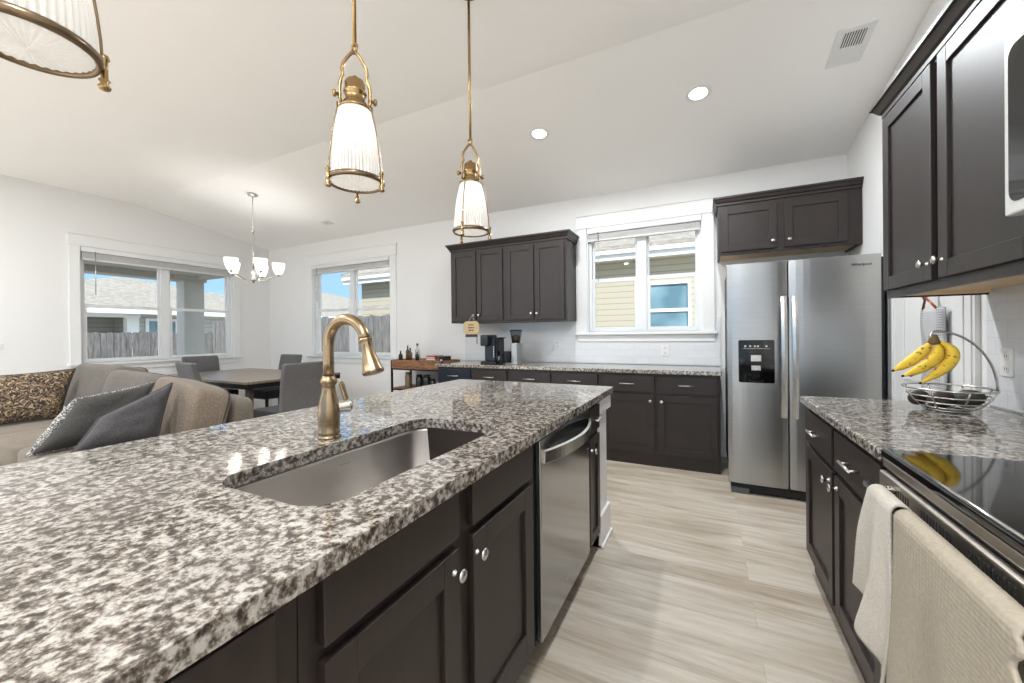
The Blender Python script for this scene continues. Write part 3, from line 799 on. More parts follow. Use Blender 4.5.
# counter slab with sink cutout
SX0, SX1, SY0, SY1, SR = -1.085, -.690, .525, 1.325, .085
def rrect(x0, x1, y0, y1, rad, n=8):
    pts = []
    for (cx, cy, a0) in ((x1-rad, y1-rad, 0), (x0+rad, y1-rad, 90), (x0+rad, y0+rad, 180), (x1-rad, y0+rad, 270)):
        for k in range(n+1): t = R(a0+90*k/n); pts.append((cx+rad*math.cos(t), cy+rad*math.sin(t)))
    return pts
b = MB(); bm = b.bm
def loop(pts, z):
    v = [bm.verts.new((x, y, z)) for x, y in pts]; return v, [bm.edges.new((v[i], v[(i+1) % len(v)])) for i in range(len(v))]
outer = rrect(-1.742, -.545, -.35, 2.60, .02, 4); inner = rrect(SX0, SX1, SY0, SY1, SR)
vo, eo = loop(outer, .914); vi, ei = loop(inner, .914)
bmesh.ops.triangle_fill(bm, edges=eo+ei, use_beauty=True)
top = list(bm.faces)
ret = bmesh.ops.extrude_face_region(bm, geom=top)
for g in ret['geom']:
    if isinstance(g, bmesh.types.BMVert): g.co.z = .876
o = b.build('countertop', 'granite', bevel=.009, bseg=3, fix=True)
tag(o, 'large speckled granite island countertop with a sink cutout', 'countertop')
# sink
r = root('sink', ((SX0+SX1)/2, (SY0+SY1)/2, .655), 'undermount stainless single-bowl sink in the island countertop', 'sink')
b = MB(); rings = []
for (g, z) in ((.03, .875), (.007, .875), (.006, .86), (.0, .70), (-.014, .675), (-.045, .662), (-.12, .658)):
    pts = rrect(SX0-g, SX1+g, SY0-g, SY1+g, max(SR+g*.6, .02))
    rings.append([b.bm.verts.new((x, y, z)) for x, y in pts])
for A, B in zip(rings, rings[1:]):
    for k in range(len(A)): b.bm.faces.new((A[k], A[(k+1) % len(A)], B[(k+1) % len(A)], B[k]))
b.bm.faces.new(rings[-1])
b.build('bowl', 'stainless_sink', r, smooth=True, solid=.0015, fix=True)
MB().lathe([(0, .001), (.03, .001), (.034, .004), (.044, .004), (.045, .0)], (-.90, .925, .659), (0, 0, 1), 24).build('drain', 'chrome', r, smooth=True, fix=True)
text('maker_stamp', '— — —', .012, Matrix.Translation((SX0+.0005, .93, .835)) @ Matrix.Rotation(R(90), 4, 'Z') @ Matrix.Rotation(R(90), 4, 'X'), 'gunmetal', r)
# base units
def frame_unit(r, u0, u1, depth=.60, solidbox=True):
    if solidbox: MB().box((u0, .10, -depth), (u1, .876, 0), FI).build('body', 'espresso', r)
    else:
        b = MB(); b.box((u0, .10, -depth+.012), (u0+.018, .876, -.018), FI); b.box((u1-.018, .10, -depth+.012), (u1, .876, -.018), FI); b.box((u0+.018, .10, -depth+.012), (u1-.018, .118, -.018), FI)
        b.box((u0, .10, -depth), (u1, .876, -depth+.012), FI); b.box((u0, .10, -.018), (u1, .876, 0), FI); b.build('body', 'espresso', r)
    MB().box((u0, 0, -depth), (u1, .10, -.075), FI).build('toe_kick', 'espresso', r)
r = root('base_cabinet', (-.88, .05, 0), 'dark base cabinet at the camera end of the island', 'cabinet', 'dark base cabinets along the island')
frame_unit(r, -.33, .400)
drawer(FI, -.31, .355, .70, .862, r, True); door(FI, -.31, .355, .12, .68, r, .31, .60)
r = root('sink_cabinet', (-.88, .88, 0), 'dark two-door base cabinet under the island sink', 'cabinet', 'dark base cabinets along the island')
frame_unit(r, .402, 1.335, .60, False)
for (a, c, ku) in ((.435, .825, .800), (.889, 1.288, .905)):
    drawer(FI, a, c, .753, .866, r, False); door(FI, a, c, .165, .727, r, ku, .676, .066)
# dishwasher
r = root('dishwasher', (-.88, 1.70, 0), 'stainless dishwasher with a curved bar handle in the island', 'dishwasher')
MB().box((1.342, .10, -.58), (2.03, .868, 0), FI).build('body', 'gunmetal', r)
dr_ = MB().box((1.350, .112, 0), (2.018, .866, .024), FI).build('door', 'stainless_dishwasher', r, bevel=.004)
hb = MB(); pts = []
for k in range(21):
    t = k/20; pts.append((1.372+.63*t, .024+.058*math.sin(PI*t)**.8 if 0 < t < 1 else .024))
vv = []
for (u, dz) in pts: vv.append([hb.bm.verts.new(FI(u, z, d)) for z, d in ((.775, dz-.002), (.775, dz+.008), (.822, dz+.011), (.826, dz-.002))])
for i in range(20):
    for k in range(4): hb.bm.faces.new((vv[i][k], vv[i][(k+1) % 4], vv[i+1][(k+1) % 4], vv[i+1][k]))
hb.bm.faces.new(vv[0]); hb.bm.faces.new(vv[-1][::-1])
hb.build('handle', 'nickel', dr_, smooth=False, fix=True, bevel=.002)
MB().box((1.62, .19, .024), (1.66, .20, .0245), FI).build('badge', 'nickel', dr_)
MB().box((1.350, 0, -.5), (2.028, .10, -.07), FI).build('toe_kick', 'black_plastic', r)
r = root('base_cabinet', (-.88, 2.16, 0), 'narrow dark base cabinet between the dishwasher and the white island end', 'cabinet', 'dark base cabinets along the island')
frame_unit(r, 2.038, 2.285)
drawer(FI, 2.055, 2.268, .72, .855, r, True, 'espresso', .10); door(FI, 2.055, 2.268, .12, .69, r, 2.085, .63, .05)
# white end wall of the island
r = root('island_end_panel', (-1.0, 2.40, 0), 'white panelled end wall of the island with a tall plinth', 'panel')
MB().box((-1.45, 2.288, 0), (XI+.004, 2.50, .80)).build('panel', 'white_trim', r, bevel=.002)
MB().box((-1.47, 2.288, .79), (XI+.022, 2.555, .876)).build('top_block', 'white_trim', r, bevel=.003)
MB().box((-1.465, 2.288, 0), (XI+.020, 2.52, .19)).box((-1.47, 2.288, 0), (XI+.032, 2.535, .02)).build('plinth', 'white_trim', r, bevel=.004)
r = root('island_back_panel', (-1.46, 1.0, 0), 'white knee wall behind the island cabinets', 'panel')
MB().box((-1.47, -.33, 0), (-1.20, 2.286, .875)).build('panel', 'white_trim', r)
MB().box((-1.485, -.33, 0), (-1.47, 2.286, .13)).build('plinth', 'white_trim', r)

# faucet
FC0 = Vector((-1.160, .930, .914))
r = root('faucet', FC0, 'antique bronze gooseneck faucet beside the island sink', 'faucet')
MB().lathe([(0, 0), (.037, 0), (.037, .006), (.033, .010), (.033, .014), (.036, .018), (.033, .024), (.0345, .05), (.0355, .09), (.031, .125), (.024, .150), (.0215, .165), (.0205, .178), (.026, .186), (.0275, .193), (.026, .200), (.021, .206), (.0195, .212), (0, .212)], FC0, (0, 0, 1), 32).build('base_body', 'faucet_bronze', r, smooth=True, fix=True)
pts = [FC0+Vector((0, 0, .205)), FC0+Vector((0, 0, .26)), FC0+Vector((0, 0, .31))]
AR = .088
for k in range(1, 17):
    t = PI*k/16*.93; pts.append(FC0+Vector((AR-AR*math.cos(t), 0.0, .315+AR*math.sin(t))))
sp_ = MB().tube(pts, .0178, 16).build('spout', 'faucet_bronze', r, smooth=True)
e0 = pts[-1]; dv = (pts[-1]-pts[-2]).normalized()
MB().lathe([(.0, -.004), (.0215, -.004), (.022, .004), (.019, .008), (.018, .012), (.0185, .03), (.022, .055), (.0275, .08), (.031, .098), (.034, .104), (.034, .110), (.029, .114), (.0, .114)], e0, dv, 48, 12, .02).build('spray_head', 'faucet_bronze', r, smooth=True, fix=True)
hd = MB().lathe([(.020, .025), (.0215, .03), (.0215, .055), (.024, .06), (.024, .066), (.020, .071), (.018, .076), (.0, .078)], FC0+Vector((0, 0, .100)), (.38, .92, 0.05), 24).build('handle', 'nickel', r, smooth=True, fix=True)
hp = FC0+Vector((.38, .92, .05)).normalized()*.066+Vector((0, 0, .100))
MB().tube([hp+Vector((0, 0, -.004)), hp+Vector((-.012, -.004, .03)), hp+Vector((-.022, -.010, .072)), hp+Vector((-.024, -.012, .084))], [.008, .0065, .0075, .004], 12, flat=1.5).build('lever', 'faucet_bronze', hd, smooth=True)

# ------------------------------------------------------------------ pendants
def pend_light(loc):
    ld = bpy.data.lights.new('pendant_glow', 'POINT'); ld.energy = PEND_E; ld.color = (1, .90, .78); ld.shadow_soft_size = .05
def pendant(Y, label, ang):
    P = Vector((-1.15, Y, 0)); zb = 1.822
    r = root('pendant_lamp', (P.x, P.y, zc := zceil(Y)), label, 'pendant lamp', 'brass pendant lamps over the island')
    V = lambda z: Vector((P.x, P.y, z))
    MB().lathe([(0, 0), (.065, 0), (.065, -.012), (.05, -.025), (.012, -.03), (.008, -.05)], V(zc), (0, 0, 1), 28).build('canopy', 'brass', r, smooth=True, fix=True)
    MB().tube([V(zc-.03), V(2.325)], .0075, 12).build('rod', 'brass', r, smooth=True)
    b = MB()   # loop and yoke
    ring = [(P.x+.012*math.cos(2*PI*k/16), P.y, 2.318+.016*math.sin(2*PI*k/16)) for k in range(16)]
    b.tube(ring, .005, 8, closed=True)
    dirv = Vector((.60, .80, 0)).normalized()
    for s in (-1, 1):
        prof = [(.0, 2.302), (.012, 2.296), (.026, 2.275), (.040, 2.250), (.044, 2.228), (.040, 2.210), (.048, 2.190), (.052, 2.17), (.052, 2.125), (.048, 2.105)]
        pts = [V(z)+dirv*s*rr_ for rr_, z in prof]
        b.tube(pts, .0062, 8)
    b.build('yoke', 'brass', r, smooth=True)
    b = MB()
    for s in (-1, 1):
        p = V(2.135)+dirv*s*.046
        b.lathe([(0, 0), (.006, 0), (.006, .018), (.012, .020), (.013, .026), (.008, .031), (0, .032)], p, dirv*s, 12)
    b.build('thumb_screw', 'brass', r, smooth=True, fix=True)
    MB().lathe([(0, 2.215), (.010, 2.212), (.014, 2.203), (.030, 2.196), (.036, 2.186), (.036, 2.160), (.040, 2.155), (.040, 2.148), (.035, 2.144), (.035, 2.118), (.043, 2.112), (.043, 2.104), (.060, 2.092), (.060, 2.084), (.0, 2.082)], V(0), (0, 0, 1), 28).build('socket', 'brass', r, smooth=True, fix=True)
    prof = [(.054, 2.088), (.060, 2.07), (.070, 2.03), (.079, 1.98), (.0855, 1.93), (.090, 1.885), (.092, 1.845), (.092, 1.832)]
    sh = MB().lathe(prof, V(0), (0, 0, 1), 288, 48, .028).build('glass_shade', 'ribbed_glass', r, smooth=True)
    lens = MB()
    lens.grid(144, 20, lambda u, v: Vector((P.x+.0895*(.01+.99*v)*math.cos(2*PI*u), P.y+.0895*(.01+.99*v)*math.sin(2*PI*u), 1.813+.012*v*v+.0022*v**.5*math.cos(36*2*PI*u)*(1-.3*v)+.0007*math.cos(v*38))))
    lens.build('glass_lens', 'ribbed_glass', r, smooth=True, fix=True)
    MB().lathe([(.0925, 1.834), (.097, 1.836), (.101, 1.832), (.102, 1.824), (.098, 1.818), (.0925, 1.817), (.089, 1.822), (.0925, 1.834)], V(0), (0, 0, 1), 48).build('ring', 'ring_bronze', r, smooth=True, fix=True)
    for k in range(3):
        a = R(ang+120*k); d = Vector((math.cos(a), math.sin(a), 0)); b = MB(); c = MB()
        b.tube([V(z)+d*(rr_+.007) for rr_, z in [(.060, 2.092)]+prof[1:]], .0028, 8)
        c.lathe([(0, 1.856), (.007, 1.854), (.009, 1.846), (.006, 1.842), (.006, 1.806), (.010, 1.802), (.006, 1.796), (.011, 1.788), (.009, 1.783), (0, 1.782)], Vector((P.x, P.y, 0))+d*.102, (0, 0, 1), 12)
        b.build('cage_rod', 'ring_bronze', r, smooth=True); c.build('finial', 'brass', r, smooth=True, fix=True)
    MB().lathe([(0, 0), (.010, -.002), (.013, -.03), (.024, -.06), (.030, -.085), (.024, -.11), (0, -.118)], V(2.075), (0, 0, 1), 20).build('bulb', 'bulb_glow', r, smooth=True, fix=True)
    return r
pendant(.268, 'brass pendant lamp cropped by the top left corner, nearest', -42)
pendant(1.05, 'brass pendant lamp with ribbed glass, middle of the row above the sink', 15)
pendant(1.84, 'brass pendant lamp with ribbed glass at the far end of the island', -85)

# ------------------------------------------------------------------ ceiling fittings
nsl = Vector((0, -.1516, -1)).normalized()   # downward normal of the sloped part
def can(x, y, label):
    flat = y <= YK; nn = Vector((0, 0, -1)) if flat else nsl
    c = Vector((x, y, zceil(y)))
    r = root('ceiling_light', c, label, 'ceiling light', 'recessed ceiling lights')
    MB().lathe([(.062, .001), (.064, .006), (.085, .004), (.09, .0)], c, nn, 36).build('trim_ring', 'white_trim', r, smooth=True, fix=True)
    MB().lathe([(0, .003), (.062, .003), (.062, .0005)], c, nn, 36).build('diffuser', 'can_glow', r, smooth=True, fix=True)
    ld = bpy.data.lights.new('can_lamp', 'AREA'); ld.shape = 'DISK'; ld.size = .12; ld.energy = CAN_W; ld.color = (.93, .97, 1); ld.spread = R(180)
    lo = bpy.data.objects.new('can_lamp', ld); COL.objects.link(lo); lo.parent = r
    lo.matrix_local = Matrix.Translation(nn*.012) @ nn.to_track_quat('-Z', 'Y').to_matrix().to_4x4()
can(-.04, 3.28, 'round recessed ceiling light near the refrigerator')
can(-1.325, 3.28, 'round recessed ceiling light above the kitchen window side')
for k, (x, y) in enumerate(((-.05, -.35), (-.05, -2.0), (-1.9, -1.6), (-3.4, .6), (-5.4, .6), (-3.4, -1.6), (-5.4, -1.6))):  # out-of-view cans added as fill lamps to brighten the room
    can(x, y, ('added unseen ceiling fill light over the aisle at the camera', 'added unseen ceiling fill light over the aisle behind the camera', 'added unseen ceiling fill light behind the island', 'added unseen ceiling fill light above the sofa', 'added unseen ceiling fill light over the sofa corner', 'added unseen ceiling fill light at the rear of the living room', 'added unseen ceiling fill light in the rear living room corner')[k])
def vent(x0, x1, y0, y1, label, n=9, half=True):
    r = root('ceiling_vent', ((x0+x1)/2, y0, zceil(y0)), label, 'vent')
    P = lambda x, y, d: Vector((x, y, zceil(y)))+nsl*d
    def slab4(b, a, c, e_, f, d0, d1):
        q = [P(a, e_, d0), P(c, e_, d0), P(c, f, d0), P(a, f, d0)]; b.prism(q, nsl*(d1-d0))
    b = MB(); t = .035
    slab4(b, x0, x1, y0, y0+t, 0, .008); slab4(b, x0, x1, y1-t, y1, 0, .008); slab4(b, x0, x0+t, y0+t, y1-t, 0, .008); slab4(b, x1-t, x1, y0+t, y1-t, 0, .008)
    b.build('frame', 'white_trim', r, fix=True)
    ym = y0+t+(y1-y0-2*t)*.52 if half else y0+t
    b = MB(); slab4(b, x0+t, x1-t, y0+t, y1-t, .0005, .0015); b.build('backing', 'dark_slot', r, fix=True)
    b = MB()
    for k in range(n):
        xx = x0+t+(x1-x0-2*t)*(k+.15)/n; slab4(b, xx, xx+(x1-x0-2*t)/n*.45, y0+t, y1-t, .0015, .006)
    if half: slab4(b, x0+t, x1-t, ym, y1-t, .0015, .007)
    b.build('louvre', 'white_trim', r, fix=True)
vent(.735, .92, 3.04, 3.35, 'white ceiling vent with dark louvres above the right cabinets', 9)
vent(-5.09, -4.93, 3.95, 4.08, 'small white ceiling vent near the dining window', 6, False)

# chandelier
CX, CY = -5.18, 3.06
r = root('chandelier', (CX, CY, zceil(CY)), 'five-arm brushed nickel chandelier with white glass shades over the dining table', 'chandelier')
V = lambda z: Vector((CX, CY, z))
MB().lathe([(0, 0), (.06, 0), (.06, -.012), (.045, -.025), (.010, -.032), (.008, -.05)], V(zceil(CY)), (0, 0, 1), 24).build('canopy', 'nickel', r, smooth=True, fix=True)
MB().tube([V(zceil(CY)-.03), V(2.62)], .0055, 8).tube([V(2.62), V(2.05)], .010, 10).lathe([(.010, 2.60), (.016, 2.61), (.016, 2.63), (.006, 2.64)], V(0), (0, 0, 1), 14).build('stem', 'nickel', r, smooth=True)
MB().lathe([(0, 1.95), (.010, 1.955), (.014, 1.97), (.030, 1.985), (.034, 2.0), (.024, 2.012), (.020, 2.03), (.028, 2.07), (.022, 2.11), (.012, 2.13), (0, 2.14)], V(0), (0, 0, 1), 24).build('hub', 'nickel', r, smooth=True, fix=True)
toc = Vector((-CX, -CY, 0)).normalized(); rgt = Vector((-toc.y, toc.x, 0))
for k in range(5):
    th = R(-56+72*k); d = toc*math.cos(th)+rgt*math.sin(th); q = V(0)+d*.275
    pts = []
    for i in range(13):
        t = i/12; pts.append(V(0)+d*(.02+.255*t)+Vector((0, 0, 2.0-.025*math.sin(PI*min(1, t*1.6))+.07*t*t)))
    arm = MB().tube(pts, .006, 8).build('arm', 'nickel', r, smooth=True)
    MB().lathe([(.0, 2.055), (.016, 2.058), (.020, 2.07), (.028, 2.078), (.0, 2.082)], q, (0, 0, 1), 16).build('cup', 'nickel', arm, smooth=True, fix=True)
    MB().lathe([(.028, 2.078), (.040, 2.09), (.056, 2.125), (.068, 2.165), (.074, 2.205), (.076, 2.225), (.072, 2.222), (.064, 2.165), (.050, 2.125), (.034, 2.095), (.0, 2.085)], q, (0, 0, 1), 28).build('glass_shade', 'bell_glass', arm, smooth=True, fix=True)
    MB().lathe([(0, 2.09), (.018, 2.10), (.028, 2.13), (.024, 2.16), (0, 2.175)], q, (0, 0, 1), 14).build('bulb', 'bell_bulb', arm, smooth=True, fix=True)

# ------------------------------------------------------------------ sofa
def cushion(name, c, size, mat, par, rot=None, e=.28, seed=0, lump=.012, n=26):
    sx_, sy_, sz_ = (x/2 for x in size)
    sp = lambda v, p: math.copysign(abs(v)**p, v)
    M = rot or Matrix.Identity(3); c = Vector(c)
    def fn(u, v):
        a = -PI/2+PI*v; t = 2*PI*u
        p = Vector((sx_*sp(math.cos(a), e)*sp(math.cos(t), e), sy_*sp(math.cos(a), e)*sp(math.sin(t), e), sz_*sp(math.sin(a), e)))
        q = p*1.0; nz = mnoise.noise(p*3.5+Vector((seed, 0, 0)))
        return c+M @ (q*(1+lump*6*nz*.35))
    b = MB().grid(n*2, n, fn)
    bmesh.ops.remove_doubles(b.bm, verts=b.bm.verts, dist=.0008)
    return b.build(name, mat, par, smooth=True, fix=True)
SO = root('sofa', (-4.6, 1.5, 0), 'long taupe fabric sofa with loose back cushions behind the island', 'sofa')
cushion('frame', (-4.72, 1.48, .215), (2.50, 1.04, .35), 'sofa_taupe', SO, e=.12, lump=.002)
cushion('backrest', (-4.76, 2.0, .42), (2.44, .20, .66), 'sofa_taupe', SO, e=.18, lump=.004)
for x, nm in ((-5.92, 0), (-3.50, 1)): cushion('armrest', (x, 1.50, .29), (.17, 1.06, .46), 'sofa_taupe', SO, e=.3, lump=.004)
for k in range(3):
    x = -5.42+k*.745
    cushion('seat_cushion', (x, 1.30, .43), (.75, .78, .17), 'sofa_seat', SO, e=.22, seed=k, lump=.006)
rx_ = Matrix.Rotation(R(-14), 3, 'X')
for k, (x, wd, z, mt) in enumerate(((-5.47, .90, .76, 'sofa_grey'), (-4.70, .78, .705, 'sofa_grey'), (-3.94, .80, .655, 'sofa_brown'))):
    cc = (x, 1.76, z); M = Matrix.Rotation(R((4, 6, -3)[k]), 3, 'Z') @ Matrix.Rotation(R((0, 4, 6)[k]), 3, 'Y') @ rx_
    cu = cushion('back_cushion', cc, (wd, .30, .47), mt, SO, M, e=.30, seed=3+k, lump=.02)
    pts = []
    for i in range(48):
        t = 2*PI*i/48; spf = lambda v: math.copysign(abs(v)**.30, v)
        pts.append(Vector(cc)+M @ Vector((wd*.5*spf(math.cos(t)), .10, .235*spf(math.sin(t)))))
    MB().tube(pts, .006, 6, closed=True).build('piping', 'pillow_charcoal', cu, smooth=True)
for (x, y) in ((-5.85, 1.05), (-3.5, 1.05), (-5.85, 1.95), (-3.5, 1.95)):
    MB().tube([(x, y, 0), (x, y, .07)], [.02, .03], 10).build('leg', 'black_metal', SO, smooth=True)
# throw pillows from four corners
def throw(name, bl, br_, tr_, tl, th, mat, label, edge_mat=None, back=None, band=False):
    bl, br_, tr_, tl = (Vector(p) for p in (bl, br_, tr_, tl))
    n0 = (br_-bl).cross(tl-bl).normalized()
    def surf(sgn):
        def fn(u, v):
            a, c = 2*u-1, 2*v-1
            # pull edges in a little between the corners
            pu = a*(1-.05*(1-c*c)); pv = c*(1-.05*(1-a*a))
            U, Vv = (pu+1)/2, (pv+1)/2
            p = bl*(1-U)*(1-Vv)+br_*U*(1-Vv)+tr_*U*Vv+tl*(1-U)*Vv
            h = max(0, (1-a**4)*(1-c**4))**.55
            h *= 1+.14*mnoise.noise(Vector((a*2.2, c*2.2, sgn*3+len(label))))
            return p+n0*sgn*h*th/2
        return fn
    r = root(name, (bl+br_)/2, label, 'pillow')
    MB().grid(28, 28, surf(1)).build('front_panel', mat, r, smooth=True, fix=False)
    MB().grid(28, 28, surf(-1)).build('back_panel', back or mat, r, smooth=True, fix=False)
    f = surf(1); pts = [f(t/20, 0) for t in range(20)]+[f(1, t/20) for t in range(20)]+[f(1-t/20, 1) for t in range(20)]+[f(0, 1-t/20) for t in range(20)]
    MB().tube(pts, .007, 6, closed=True).build('piping', edge_mat or mat, r, smooth=True)
    if band:
        ps = [f(0, v/20)+(f(0, v/20)-f(.06, v/20)).normalized()*.012 for v in range(21)]
        MB().tube(ps, [.006]+[.014+.016*math.sin(PI*v/20) for v in range(1, 20)]+[.006], 10).build('patterned_edge', back, r, smooth=True)
    return r
throw('throw_pillow', (-5.46, .92, .525), (-5.46, 1.44, .525), (-5.66, 1.60, .965), (-5.66, 1.0, .94), .16, 'paisley_brown', 'brown and beige paisley throw pillow at the left end of the sofa', 'pillow_charcoal')
throw('throw_pillow', (-3.86, .88, .52), (-3.86, 1.40, .52), (-4.06, 1.60, .90), (-3.99, 1.14, .84), .16, 'pillow_charcoal', 'charcoal throw pillow with a patterned grey edge, leaning left of the slate one', 'paisley_grey', 'paisley_grey', True)
throw('throw_pillow', (-3.62, .98, .52), (-3.62, 1.44, .52), (-3.78, 1.60, .91), (-3.72, 1.16, .72), .17, 'pillow_slate', 'slate grey throw pillow in front of the brown sofa cushion', 'pillow_slate')

# ------------------------------------------------------------------ dining set
TB = root('dining_table', (-5.58, 3.24, 0), 'rectangular wooden dining table with a dark edge and metal legs', 'table')
tx0, tx1, ty0, ty1 = -6.62, -4.55, 2.60, 3.84
tt = MB().box((tx0, ty0, .735), (tx1, ty1, .762)).build('tabletop', 'table_wood', TB, bevel=.003)
MB().box((tx0+.004, ty0+.004, .68), (tx1-.004, ty1-.004, .735)).build('apron', 'black_metal', TB)
for x in (tx0+.13, tx1-.13):
    for y in (ty0+.10, ty1-.10): MB().box((x-.03, y-.03, 0), (x+.03, y+.03, .68)).build('leg', 'leg_metal', TB, bevel=.003)
def chair(loc, rz, label):
    loc = Vector(loc)
    r = root('dining_chair', loc, label, 'chair', 'grey upholstered chairs around the dining table')
    # built facing +Y
    def fn(u, v):
        return None
    b = MB(); W_ = .235
    prof = [(-.20, .30), (-.205, .60), (-.225, .80), (-.265, .985)]
    th_ = .075
    pts = []
    vs_ = []
    for (y, z) in prof:
        vs_.append([b.bm.verts.new(loc+Vector(p)) for p in ((-W_, y, z), (W_, y, z), (W_, y-th_*.8, z), (-W_, y-th_*.8, z))])
    for i in range(len(prof)-1):
        for k in range(4): b.bm.faces.new((vs_[i][k], vs_[i][(k+1) % 4], vs_[i+1][(k+1) % 4], vs_[i+1][k]))
    b.bm.faces.new(vs_[0]); b.bm.faces.new(vs_[-1])
    b.build('backrest', 'chair_grey', r, fix=True, bevel=.022, bseg=4)
    MB().box(loc+Vector((-.235, -.21, .36)), loc+Vector((.235, .27, .48))).build('seat', 'chair_dark', r, bevel=.02, bseg=3)
    for x in (-.20, .20):
        for y in (-.22, .23): MB().tube([loc+Vector((x, y, 0)), loc+Vector((x, y, .37))], [.016, .024], 8).build('leg', 'black_metal', r)
    r.rotation_euler = (0, 0, rz)
    return r
ch = chair((-4.16, 2.80, 0), R(90), 'grey dining chair with its tall back turned to the island, beside the faucet')
dup(ch, (-5.18, 2.62, 0), R(-6), None, 'grey dining chair on the sofa side of the dining table')
dup(ch, (-6.60, 3.27, 0), R(-90), None, 'grey dining chair at the window end of the dining table')
dup(ch, (-5.90, 3.76, 0), R(180), None, 'grey dining chair on the far side of the dining table, mostly hidden')

# ------------------------------------------------------------------ bar cart
r = root('bar_cart', (-3.42, 4.27, 0), 'black metal bar cart with a rustic wooden top beside the back counter', 'cart')
bx0, bx1, by0, by1 = -3.84, -2.99, 4.06, 4.46
fr = MB()
for x in (bx0+.01, bx1-.01):
    for y in (by0+.01, by1-.01): fr.box((x-.011, y-.011, 0), (x+.011, y+.011, .93))
for z in (.815, .54, .15):
    fr.box((bx0, by0, z-.012), (bx1, by0+.016, z+.006)); fr.box((bx0, by1-.016, z-.012), (bx1, by1, z+.006)); fr.box((bx0, by0, z-.012), (bx0+.016, by1, z+.006)); fr.box((bx1-.016, by0, z-.012), (bx1, by1, z+.006))
fr.build('frame', 'black_metal', r)
MB().box((bx0+.02, by0-.004, .82), (bx1-.02, by0+.012, .935)).box((bx0+.02, by1-.012, .82), (bx1-.02, by1+.004, .935)).box((bx0-.004, by0+.02, .82), (bx0+.012, by1-.02, .935)).box((bx1-.012, by0+.02, .82), (bx1+.004, by1-.02, .935)).box((bx0+.01, by0+.01, .905), (bx1-.01, by1-.01, .922)).build('tray_top', 'rustic_wood', r, bevel=.002)
MB().box((bx0+.01, by0+.01, .545), (bx1-.01, by1-.01, .56)).box((bx0+.01, by0+.01, .155), (bx1-.01, by1-.01, .17)).build('shelf', 'rustic_wood', r)
def bottle(x, y, z, h, rd, mat, capm, label, grp='bottles on the bar cart', nm='bottle'):
    t = root(nm, (x, y, z), label, nm, grp)
    MB().lathe([(0, 0), (rd, 0), (rd, h*.55), (rd*.9, h*.62), (rd*.38, h*.72), (rd*.36, h*.88), (0, h*.88)], (x, y, z), (0, 0, 1), 16).build('body', mat, t, smooth=True, fix=True)
    MB().lathe([(0, h*1.0), (rd*.40, h), (rd*.44, h*.87), (0, h*.87)], (x, y, z), (0, 0, 1), 12).build('cap', capm, t, smooth=True, fix=True)
zt = .9225
bottle(-3.755, 4.16, zt, .13, .028, 'dark_jar', 'black_plastic', 'short dark bottle at the window corner of the bar cart')
bottle(-3.70, 4.24, zt, .21, .026, 'amber_bottle', 'nickel', 'tall amber bottle second from the window on the bar cart')
bottle(-3.62, 4.20, zt, .17, .026, 'amber_bottle', 'gunmetal', 'medium amber bottle in the middle of the bar cart bottles')
bottle(-3.555, 4.27, zt, .23, .034, 'clear_bottle', 'black_plastic', 'tallest clear bottle with a dark pourer on the bar cart')
bottle(-3.485, 4.18, zt, .13, .024, 'dark_jar', 'nickel', 'short dark bottle nearest the boxes on the bar cart')
def jar(x, y, z, h, rd, mat, capm, label):
    t = root('jar', (x, y, z), label, 'jar', 'jars on the bar cart shelf')
    MB().lathe([(0, 0), (rd, 0), (rd*1.02, h*.1), (rd*1.02, h*.75), (rd*.82, h*.86), (0, h*.86)], (x, y, z), (0, 0, 1), 18).build('body', mat, t, smooth=True, fix=True)
    MB().lathe([(0, h), (rd*.85, h), (rd*.88, h*.86), (0, h*.86)], (x, y, z), (0, 0, 1), 18).build('lid', capm, t, smooth=True, fix=True)
jar(-3.64, 4.18, .561, .20, .046, 'jar_glass', 'stem_brown', 'tall brown jar on the lower shelf of the bar cart')
jar(-3.50, 4.24, .561, .17, .048, 'dark_jar', 'black_plastic', 'black-lidded jar in the middle of the bar cart shelf')
jar(-3.375, 4.24, .561, .17, .052, 'dark_jar', 'fruit_green', 'green-lidded jar on the bar cart shelf')
jar(-3.26, 4.22, .561, .12, .04, 'dark_jar', 'gunmetal', 'small dark jar nearest the counter on the bar cart shelf')
def carton(x0, x1, y0, y1, z0, z1, mat, band, label):
    t = root('tea_box', ((x0+x1)/2, (y0+y1)/2, z0), label, 'box', 'small boxes on the bar cart')
    MB().box((x0, y0, z0), (x1, y1, z1)).build('carton', mat, t, bevel=.002)
    MB().box((x0+.01, y0-.001, z0+(z1-z0)*.15), (x1-.01, y0, z0+(z1-z0)*.5)).build('printed_band', band, t)
carton(-3.27, -3.13, 4.10, 4.28, .9225, .958, 'cream_card', 'dark_card', 'pale flat box under the left red box on the bar cart')
carton(-3.27, -3.125, 4.10, 4.28, .9585, .995, 'red_card', 'cream_card', 'red box on the window side of the box row')
carton(-3.115, -3.06, 4.10, 4.28, .9225, .99, 'dark_card', 'red_card', 'dark green box in the middle of the box row')
carton(-3.055, -3.008, 4.10, 4.28, .9225, .99, 'gunmetal', 'cream_card', 'dark grey box at the counter end of the box row')

